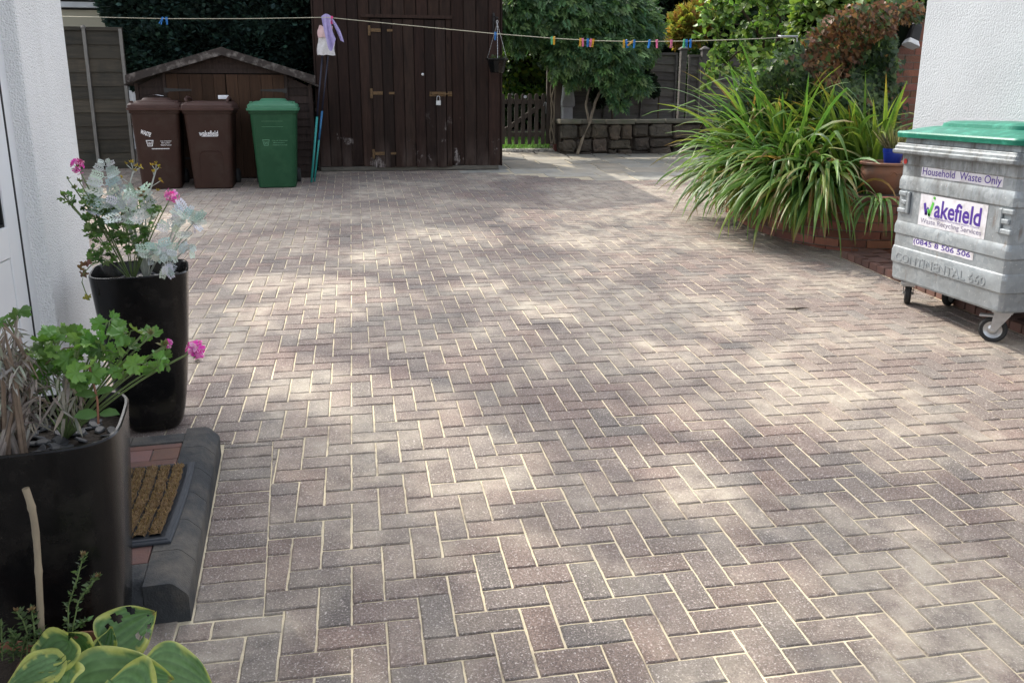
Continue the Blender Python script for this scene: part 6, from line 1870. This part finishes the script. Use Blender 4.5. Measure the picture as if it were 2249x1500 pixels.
def dead_plant():
    t = thing('dead_plant', 'tangle of grey dead stems bleached in the foreground planter at the left edge', 'plant', (PBX - .12, PBY - .02, ZB - .05))
    st = MB(); lf = FO()
    base = Vector((PBX - .02, PBY - .06, ZB - .055))
    for i in range(34):
        tx, ty = random.choice([(10, 730), (40, 760), (60, 800), (-10, 770), (30, 720), (80, 850), (-20, 830), (20, 800)])
        e = at(tx + random.uniform(-22, 22), ty + random.uniform(-25, 25), PBY - .06 + random.uniform(-.06, .08)); b = base + Vector((random.uniform(-.09, .02), random.uniform(-.05, .05), 0))
        mid = (b + e) / 2 + Vector((random.uniform(-.05, .05), random.uniform(-.03, .03), random.uniform(-.02, .06)))
        pts = [b, b + (mid - b) * .6, mid, mid + (e - mid) * .5 + Vector((0, 0, .012)), e, e + Vector((random.uniform(-.05, .05), random.uniform(-.03, .03), random.uniform(-.08, .01)))]
        st.tube(pts, [.006, .0055, .005, .004, .003, .0015], 5, col=random.choice([(1, 1, 1), (.7, .6, .5), (1.2, 1.2, 1.2)]))
        n = 18; f = rng.random(n)[:, None]; p = np.array(mid) * (1 - f) + np.array(pts[-1]) * f
        lf.leaves(p, rng.normal(0, .7, (n, 3)) + [0, 0, -.9], rng.uniform(.02, .05, n), tmpl([(-.06, 0, 0), (.06, 0, 0.03), (.08, .5, .05), (0, 1, -.05), (-.08, .5, .0)], [(0, 1, 2, 3, 4)]), palette(n, [(.34, .30, .26), (.26, .22, .19), (.42, .39, .36)]))
    for px, py in ((150, 830), (165, 860), (140, 870), (155, 895)):
        n = 14; c = np.array(at(px, py, PBY - .05)); lf.leaves(c + rng.normal(0, .012, (n, 3)), rng.normal(0, .4, (n, 3)) + [0, -.2, -1], rng.uniform(.03, .06, n), tmpl([(-.06, 0, 0), (.06, 0, 0.03), (.08, .5, .05), (0, 1, -.05), (-.08, .5, .0)], [(0, 1, 2, 3, 4)]), palette(n, [(.40, .35, .29), (.30, .26, .22)]))
    st.tube([base, at(120, 880, PBY - .04), at(148, 850, PBY - .05), at(158, 825, PBY - .05)], .003, 5)
    st.tube([at(100, 800, PBY), at(140, 765, PBY), at(165, 762, PBY), at(178, 748, PBY)], .0015, 5, col=(.8, .6, .5))
    st.build('stems', MT['dead'], t); lf.build('dry_leaves', MT['leaf_dull'], t)
    t = thing('seedling', 'young broad leaved seedling with a red stem at the right rim of the foreground planter', 'plant', at(215, 925, PBY - .08))
    st = MB(); st.tube([at(216, 930, PBY - .08), at(214, 880, PBY - .08), at(205, 840, PBY - .07), at(195, 800, PBY - .06)], .0028, 6); st.build('stem', M('red_stem', (.30, .13, .08), None, 20, .6), t)
    lf = FO(); P, D, S = [], [], []
    for px, py, dx, dz, s in ((216, 910, -1, .15, .055), (218, 908, 1, .1, .05), (214, 868, -1, .3, .05), (212, 862, 1, .3, .045), (205, 835, -1, .4, .04), (204, 828, 1, .3, .04)): P.append(at(px, py, PBY - .08)); D.append((dx, -.25, dz)); S.append(s)
    lf.leaves(P, D, np.array(S), TB, palette(6, [(.12, .22, .07)], .1), np.tile([0, -.6, 1.0], (6, 1)), .1); lf.build('leaves', MT['leaf'], t)
dead_plant()

# ---- bamboo cane, small pots, hosta and herb at the bottom left corner
def foreground():
    Y = -.22
    c = [at(94, 1440, Y), at(88, 1330, Y), at(85, 1255, Y), at(79, 1165, Y), at(70, 1112, Y), at(56, 1072, Y)]
    t = thing('bamboo_cane', 'short weathered bamboo cane standing in front of the foreground black planter', 'cane', (c[0].x, Y, c[0].z - .1))
    m = MB(); P = [c[0] + Vector((0, 0, -.14))] + c; pts = []
    for a, b in zip(P, P[1:]):
        for k in range(5): pts.append(a + (b - a) * k / 5)
    pts.append(P[-1]); rr = []
    for _ in range(6): pts = [pts[0]] + [(pts[i - 1] + pts[i] * 2 + pts[i + 1]) / 4 for i in range(1, len(pts) - 1)] + [pts[-1]]
    for i in range(len(pts)):
        z = pts[i].z; d = min(abs(z - q.z) for q in (c[1], c[2], c[3], c[4])); rr.append(.0068 + .0016 * math.exp(-(d / .006) ** 2) + .0006 * i / len(pts))
    m.tube(pts, rr, 12, cap=False); m.build('culm', MT['cane'], t, smooth=True)
    m = MB(); d = (pts[-1] - pts[-2]).normalized(); m.tube([pts[-1] - d * .006, pts[-1] - d * .0055], .0062, 12); m.build('node_wall', MT['cane'], t)
    m = MB(); m.tube([pts[-1] - d * .005, pts[-1] - d * .0045], .003, 10); m.build('hollow', MT['black_iron'], t)
    def potr(px, py, Yp, r, h, label, mat_):
        q = at(px, py, Yp); zg = gz(q.x, Yp); t = thing('flower_pot', label, 'pot', (q.x, Yp, zg)); z = q.z
        m = MB(); m.lathe([(r * .62, zg - z), (r * .66, zg - z + .004), (r * .90, -.035), (r, -.034), (r * 1.02, 0), (r * .95, .002), (r * .9, -.03)], q, 32, 0, True, False); m.build('body', mat_, t, smooth=True, auto=40)
        m = MB(); m.lathe([(.001, -.022), (r * .93, -.022)], q, 24); m.build('compost', MT['soil'], t)
        return q
    q1 = potr(150, 1448, -.24, .105, .2, 'terracotta pot under the hosta at the bottom left', MT['terracotta'])
    q2 = potr(-20, 1470, -.27, .10, .2, 'terracotta pot of herbs at the bottom left corner, behind the hosta leaves', MT['terracotta'])
    # herb with tiny leaves and spent flower heads
    for nm, lab, stems in (('flowering_herb', 'wispy small leaved herb with brown flower heads, between the cane and the hosta', (((150, 1430), (150, 1330), (170, 1270), (183, 1220)), ((150, 1430), (172, 1320), (198, 1285), (216, 1265)), ((150, 1430), (160, 1380), (178, 1370), (190, 1362)))),
                           ('creeping_herb', 'small bushy herb sprigs at the left edge below the bamboo cane', (((60, 1450), (60, 1390), (50, 1360), (36, 1342)), ((70, 1450), (78, 1410), (75, 1380), (70, 1340)), ((30, 1450), (28, 1420), (34, 1400), (22, 1385)), ((5, 1450), (4, 1400), (2, 1360)), ((95, 1450), (96, 1420), (90, 1385)), ((45, 1450), (50, 1420), (58, 1395))))):
        pts0 = at(*stems[0][0], -.24); t = thing(nm, lab, 'plant', pts0); st = MB(); lf = FO()
        for s in stems:
            P = [at(x, y, -.24 + random.uniform(-.01, .01)) for x, y in s]
            st.tube(P, .0016, 5)
            for a, b in zip(P, P[1:]):
                n = 26; f = rng.random(n)[:, None]; p = np.array(a) * (1 - f) + np.array(b) * f
                ang = rng.uniform(0, 6.28, n); d = np.c_[np.cos(ang), np.sin(ang), rng.uniform(.1, .9, n)]
                lf.leaves(p, d, rng.uniform(.008, .02, n), tmpl([(0, 0, 0), (-.2, .5, .04), (0, 1, 0), (.2, .5, .04)], [(0, 1, 2, 3)]), palette(n, [(.10, .16, .06), (.13, .19, .075), (.08, .12, .05)]))
            if s[-1][1] < 1345: bud(lf, P[-1], .011, 16, [(.26, .17, .09), (.32, .22, .12)])
        st.build('stems', MT['stem'], t); lf.build('leaves', MT['leaf'], t)
    # hosta
    t = thing('hosta', 'variegated hosta with chewed yellow edged green leaves at the bottom left', 'plant', (q1.x, q1.y, q1.z - .02))
    st = MB()
    GR, GR2, YE = np.array((.115, .225, .075)), np.array((.165, .29, .115)), np.array((.52, .54, .15))
    def hleaf(base, tip, wid, nrm, fold=.12, wave=.02, holes=(), edge=.82, col=GR):
        """broad ribbed leaf with a yellow margin; holes leave faces out"""
        lf = FO()
        base, tip = np.array(base, float), np.array(tip, float); L = np.linalg.norm(tip - base); y = (tip - base) / L
        nrm = np.array(nrm, float); x = norm(np.cross(y, nrm)); z = np.cross(x, y)
        nu, nv = 20, 26; vs, cs, fs = [], [], []
        ph = random.uniform(0, 6)
        for i in range(nv + 1):
            v = i / nv; w = wid * (math.sin(math.pi * min(1, v ** .62)) ** .75) * (1 - .12 * v) if 0 < v < 1 else .002
            w = max(w, .002)
            for j in range(nu + 1):
                u = j / nu * 2 - 1
                rib = .0055 * math.cos(u * 22) * math.sin(math.pi * v)
                p = base + y * L * (v - .07 * abs(u) ** 2 * (1 - v) * 1.6) + x * u * w + z * (abs(u) ** 1.3 * wid * fold * 2.2 + rib - .30 * L * v * v * .6 + wave * math.sin(v * 9 + ph + u) * abs(u) ** 2)
                vs.append(p)
                e = edge + .08 * math.sin(v * 13 + u * 3 + ph) - .16 * max(0, math.sin(v * 31 + ph)) * (u > 0)
                k = min(1, max(0, (max(abs(u), .0 + v ** 3 * .98) - e) / .06)); c = (col * (1 - .30 * math.cos(u * 22) * .6) * random.uniform(.9, 1.1)) * (1 - k) + YE * k
                if v > .95 and random.random() < .35: c = np.array((.25, .14, .07))
                cs.append(c * random.uniform(.94, 1.06))
        for i in range(nv):
            for j in range(nu):
                u, v = (j + .5) / nu * 2 - 1, (i + .5) / nv
                if any(((u - hu) / ru) ** 2 + ((v - hv) / rv) ** 2 < 1 for hu, hv, ru, rv in holes): continue
                a = i * (nu + 1) + j; fs.append((a, a + 1, a + nu + 2, a + nu + 1))
        lf.raw(vs, fs, cs); lf.build('leaf', MT['leaf'], t, smooth=True)
        c0 = Vector((q1.x, q1.y, q1.z - .02)); st.tube([c0, c0 + (Vector(base) - c0) * .5 - Vector((0, 0, .03)), Vector(base) - Vector((0, 0, .006))], .005, 6)
    hleaf(at(232, 1420, -.22), at(345, 1336, -.12), .072, (.25, -.8, .75), .10, .010, ((.45, .5, .13, .05), (-.6, .42, .16, .09), (-.7, .66, .2, .06), (.55, .75, .12, .05), (-.1, .86, .1, .03), (.75, .62, .12, .06), (-.5, .22, .08, .04), (.2, .68, .05, .02)))
    hleaf(at(190, 1440, -.26), at(134, 1385, -.24), .045, (-.3, -.8, .6), .25, .008, ((-.3, .5, .2, .08), (.4, .6, .15, .06)))
    hleaf(at(215, 1440, -.24), at(245, 1375, -.20), .03, (.6, -.7, .3), .3, .006)
    hleaf(at(170, 1505, -.34), at(372, 1478, -.36), .085, (-.05, -.55, .95), .08, .008, (), .80, GR2)
    hleaf(at(330, 1462, -.30), at(470, 1510, -.34), .07, (.2, -.55, .9), .06, .008, (), .84, GR2)
    hleaf(at(150, 1412, -.30), at(70, 1480, -.36), .07, (-.35, -.6, .8), .10, .008, (), .84, GR * .8)
    hleaf(at(130, 1450, -.34), at(10, 1500, -.40), .05, (-.2, -.6, .9), .06, .008, (), .62, GR2)
    hleaf(at(120, 1475, -.36), at(120, 1540, -.44), .06, (.0, -.7, .8), .05, .008, (), .74, GR2)
    hleaf(at(250, 1500, -.38), at(330, 1560, -.44), .08, (.1, -.7, .8), .05, .008, (), .80, GR2)
    st.build('stalks', MT['stem'], t, smooth=True)
foreground()

# a dry leaf and twig on the paving
m = MB(); c = Vector((2.85, 3.02, gz(2.85, 3.02) + .006)); m.tube([c + Vector((-.06, .01, 0)), c, c + Vector((.05, -.012, .006)), c + Vector((.11, .0, .002))], [.002, .006, .005, .001], 6); m.tube([c, c + Vector((.03, .04, .004))], .002, 5)
tag(m.build('twig', MT['bark']), 'small brown twig lying on the block paving left of the waste container', 'twig')
m = MB(); c = Vector((-.93, 2.56, gz(-.9, 2.56) + .004)); m.add([(c.x - .02, c.y, c.z), (c.x, c.y - .012, c.z + .006), (c.x + .025, c.y + .002, c.z + .002), (c.x, c.y + .014, c.z + .007)], [(0, 1, 2, 3)])
tag(m.build('dry_leaf', MT['bark']), 'dark dry leaf lying on the paving right of the corner planter', 'leaf')

# ================================================================== SUN, SKY, ADDED SHADE TREE, CAMERA
SUN = Vector((-.40, .78, .86)).normalized()          # towards the sun
EL = math.asin(SUN.z); AZ = math.atan2(SUN.x, SUN.y)

def canopy():
    """unseen tree added for its dappled shade; crown gaps set along the sun direction"""
    t = thing('added_shade_tree', 'unseen tree added beyond the left house, its crown shaped to dapple the yard', 'tree', (-6.2, 11.8, .7))
    gaps = [(-.35, 3.9, .55), (-.75, 4.2, .35), (-.45, 3.2, .38), (-.4, 2.35, .32), (-.08, 2.0, .25), (.36, 1.4, .3), (.42, 1.05, .3), (.52, .38, .28), (1.25, .9, .28), (1.12, .1, .25), (.78, 4.0, .3), (1.7, 6.6, .55), (2.1, 6.5, .45), (2.0, 5.3, .35), (1.1, 5.5, .3), (1.2, 3.2, .22), (1.7, 2.2, .25), (2.2, 1.3, .3), (.1, 4.9, .25), (1.9, 4.2, .25), (.9, -.2, .25), (2.55, 2.6, .5), (2.3, 1.9, .4), (2.45, 3.5, .4)]
    N_ = 16500
    gx, gy = rng.uniform(-1.6, 3.3, N_), rng.uniform(-2.2, 9.6, N_); z = 9.4 + 1.8 * rng.random(N_) + .5 * np.sin(gx * 1.3) * np.cos(gy * 1.1)
    keep = np.ones(N_, bool)
    clump = np.sin(gx * 2.3 + 1.3 * np.sin(gy * 1.1)) * np.sin(gy * 1.9 + 1.1 * np.sin(gx * 1.4 + 2)) + rng.normal(0, .35, N_)
    keep &= clump > -.62
    for a, b, r in gaps:  # leaves of the added tree cut away to place sun patches on the paving
        d = np.hypot(gx - a, (gy - b) * .8); keep &= d > r * 1.12 * rng.uniform(.65, 1.15, N_)
    keep &= (gx < 2.4 + rng.normal(0, .35, N_))
    gx, gy, z = gx[keep], gy[keep], z[keep]
    zg = np.array([gz(a, b) for a, b in zip(gx, gy)]); k = (z - zg) / SUN.z
    P = np.c_[gx + SUN.x * k, gy + SUN.y * k, z]
    fo = FO(); fo.leaves(P, rng.normal(0, 1, P.shape) + [0, 0, -.3], rng.uniform(.10, .20, len(P)), TB, palette(len(P), [(.06, .12, .03), (.08, .15, .04)]))
    fo.build('crown', MT['leaf'], t)
    m = MB(); m.tube([(-6.2, 11.8, .3), (-6.1, 11.9, 4), (-5.9, 12.1, 7), (-5.2, 12.3, 9.6)], [.42, .33, .24, .08], 10)
    for e in ((-3.0, 13, 10.2), (-2.4, 9.5, 10.0), (-4.0, 7.8, 10.1), (-5.0, 16.0, 10.2), (-2.4, 17.0, 10.2)):
        m.tube([(-5.9, 12.1, 7), (-5.3, 12.1 + (e[1] - 12.1) * .3, 8.7), e], [.15, .10, .03], 7)
    m.build('trunk', MT['bark'], t)
canopy()

w = bpy.data.worlds.new('World'); scn.world = w; w.use_nodes = True
nt = w.node_tree; nt.nodes.clear()
sky = nt.nodes.new('ShaderNodeTexSky'); sky.sky_type = 'NISHITA'; sky.sun_disc = False; sky.sun_elevation = EL; sky.sun_rotation = AZ; sky.air_density = 1.0; sky.dust_density = 3.0; sky.ozone_density = 0.6
hs = nt.nodes.new('ShaderNodeHueSaturation'); hs.inputs['Saturation'].default_value = 0.40; hs.inputs['Value'].default_value = 3.2
bg = nt.nodes.new('ShaderNodeBackground'); bg.inputs['Strength'].default_value = 0.15
wo = nt.nodes.new('ShaderNodeOutputWorld')
nt.links.new(sky.outputs[0], hs.inputs['Color']); nt.links.new(hs.outputs[0], bg.inputs[0]); nt.links.new(bg.outputs[0], wo.inputs[0])
sl = bpy.data.lights.new('sun', 'SUN'); sl.energy = 4.6; sl.angle = R(0.53); sl.color = (1.0, .93, .80)
so = bpy.data.objects.new('sun', sl); COL.objects.link(so); so.rotation_euler = SUN.to_track_quat('Z', 'Y').to_euler(); so.location = (0, 0, 12)

cd = bpy.data.cameras.new('camera'); co = bpy.data.objects.new('camera', cd); COL.objects.link(co)
cd.sensor_fit = 'HORIZONTAL'; cd.sensor_width = 36; cd.lens = F / 2249 * 36; cd.shift_y = -75 / 2249; cd.clip_start = .05; cd.clip_end = 400
mw = Matrix((RC[0], RC[1], -RC[2])).transposed().to_4x4(); mw.translation = Vector(CAM); co.matrix_world = mw
scn.camera = co
scn.render.engine = 'CYCLES'
scn.cycles.use_denoising = DENOISE
scn.cycles.denoising_prefilter = 'NONE'; scn.cycles.denoising_input_passes = 'RGB_ALBEDO_NORMAL'
scn.cycles.max_bounces = 8; scn.cycles.transparent_max_bounces = 8
scn.view_settings.view_transform = 'Standard'; scn.view_settings.look = 'None'; scn.view_settings.exposure = 0; scn.view_settings.gamma = 1
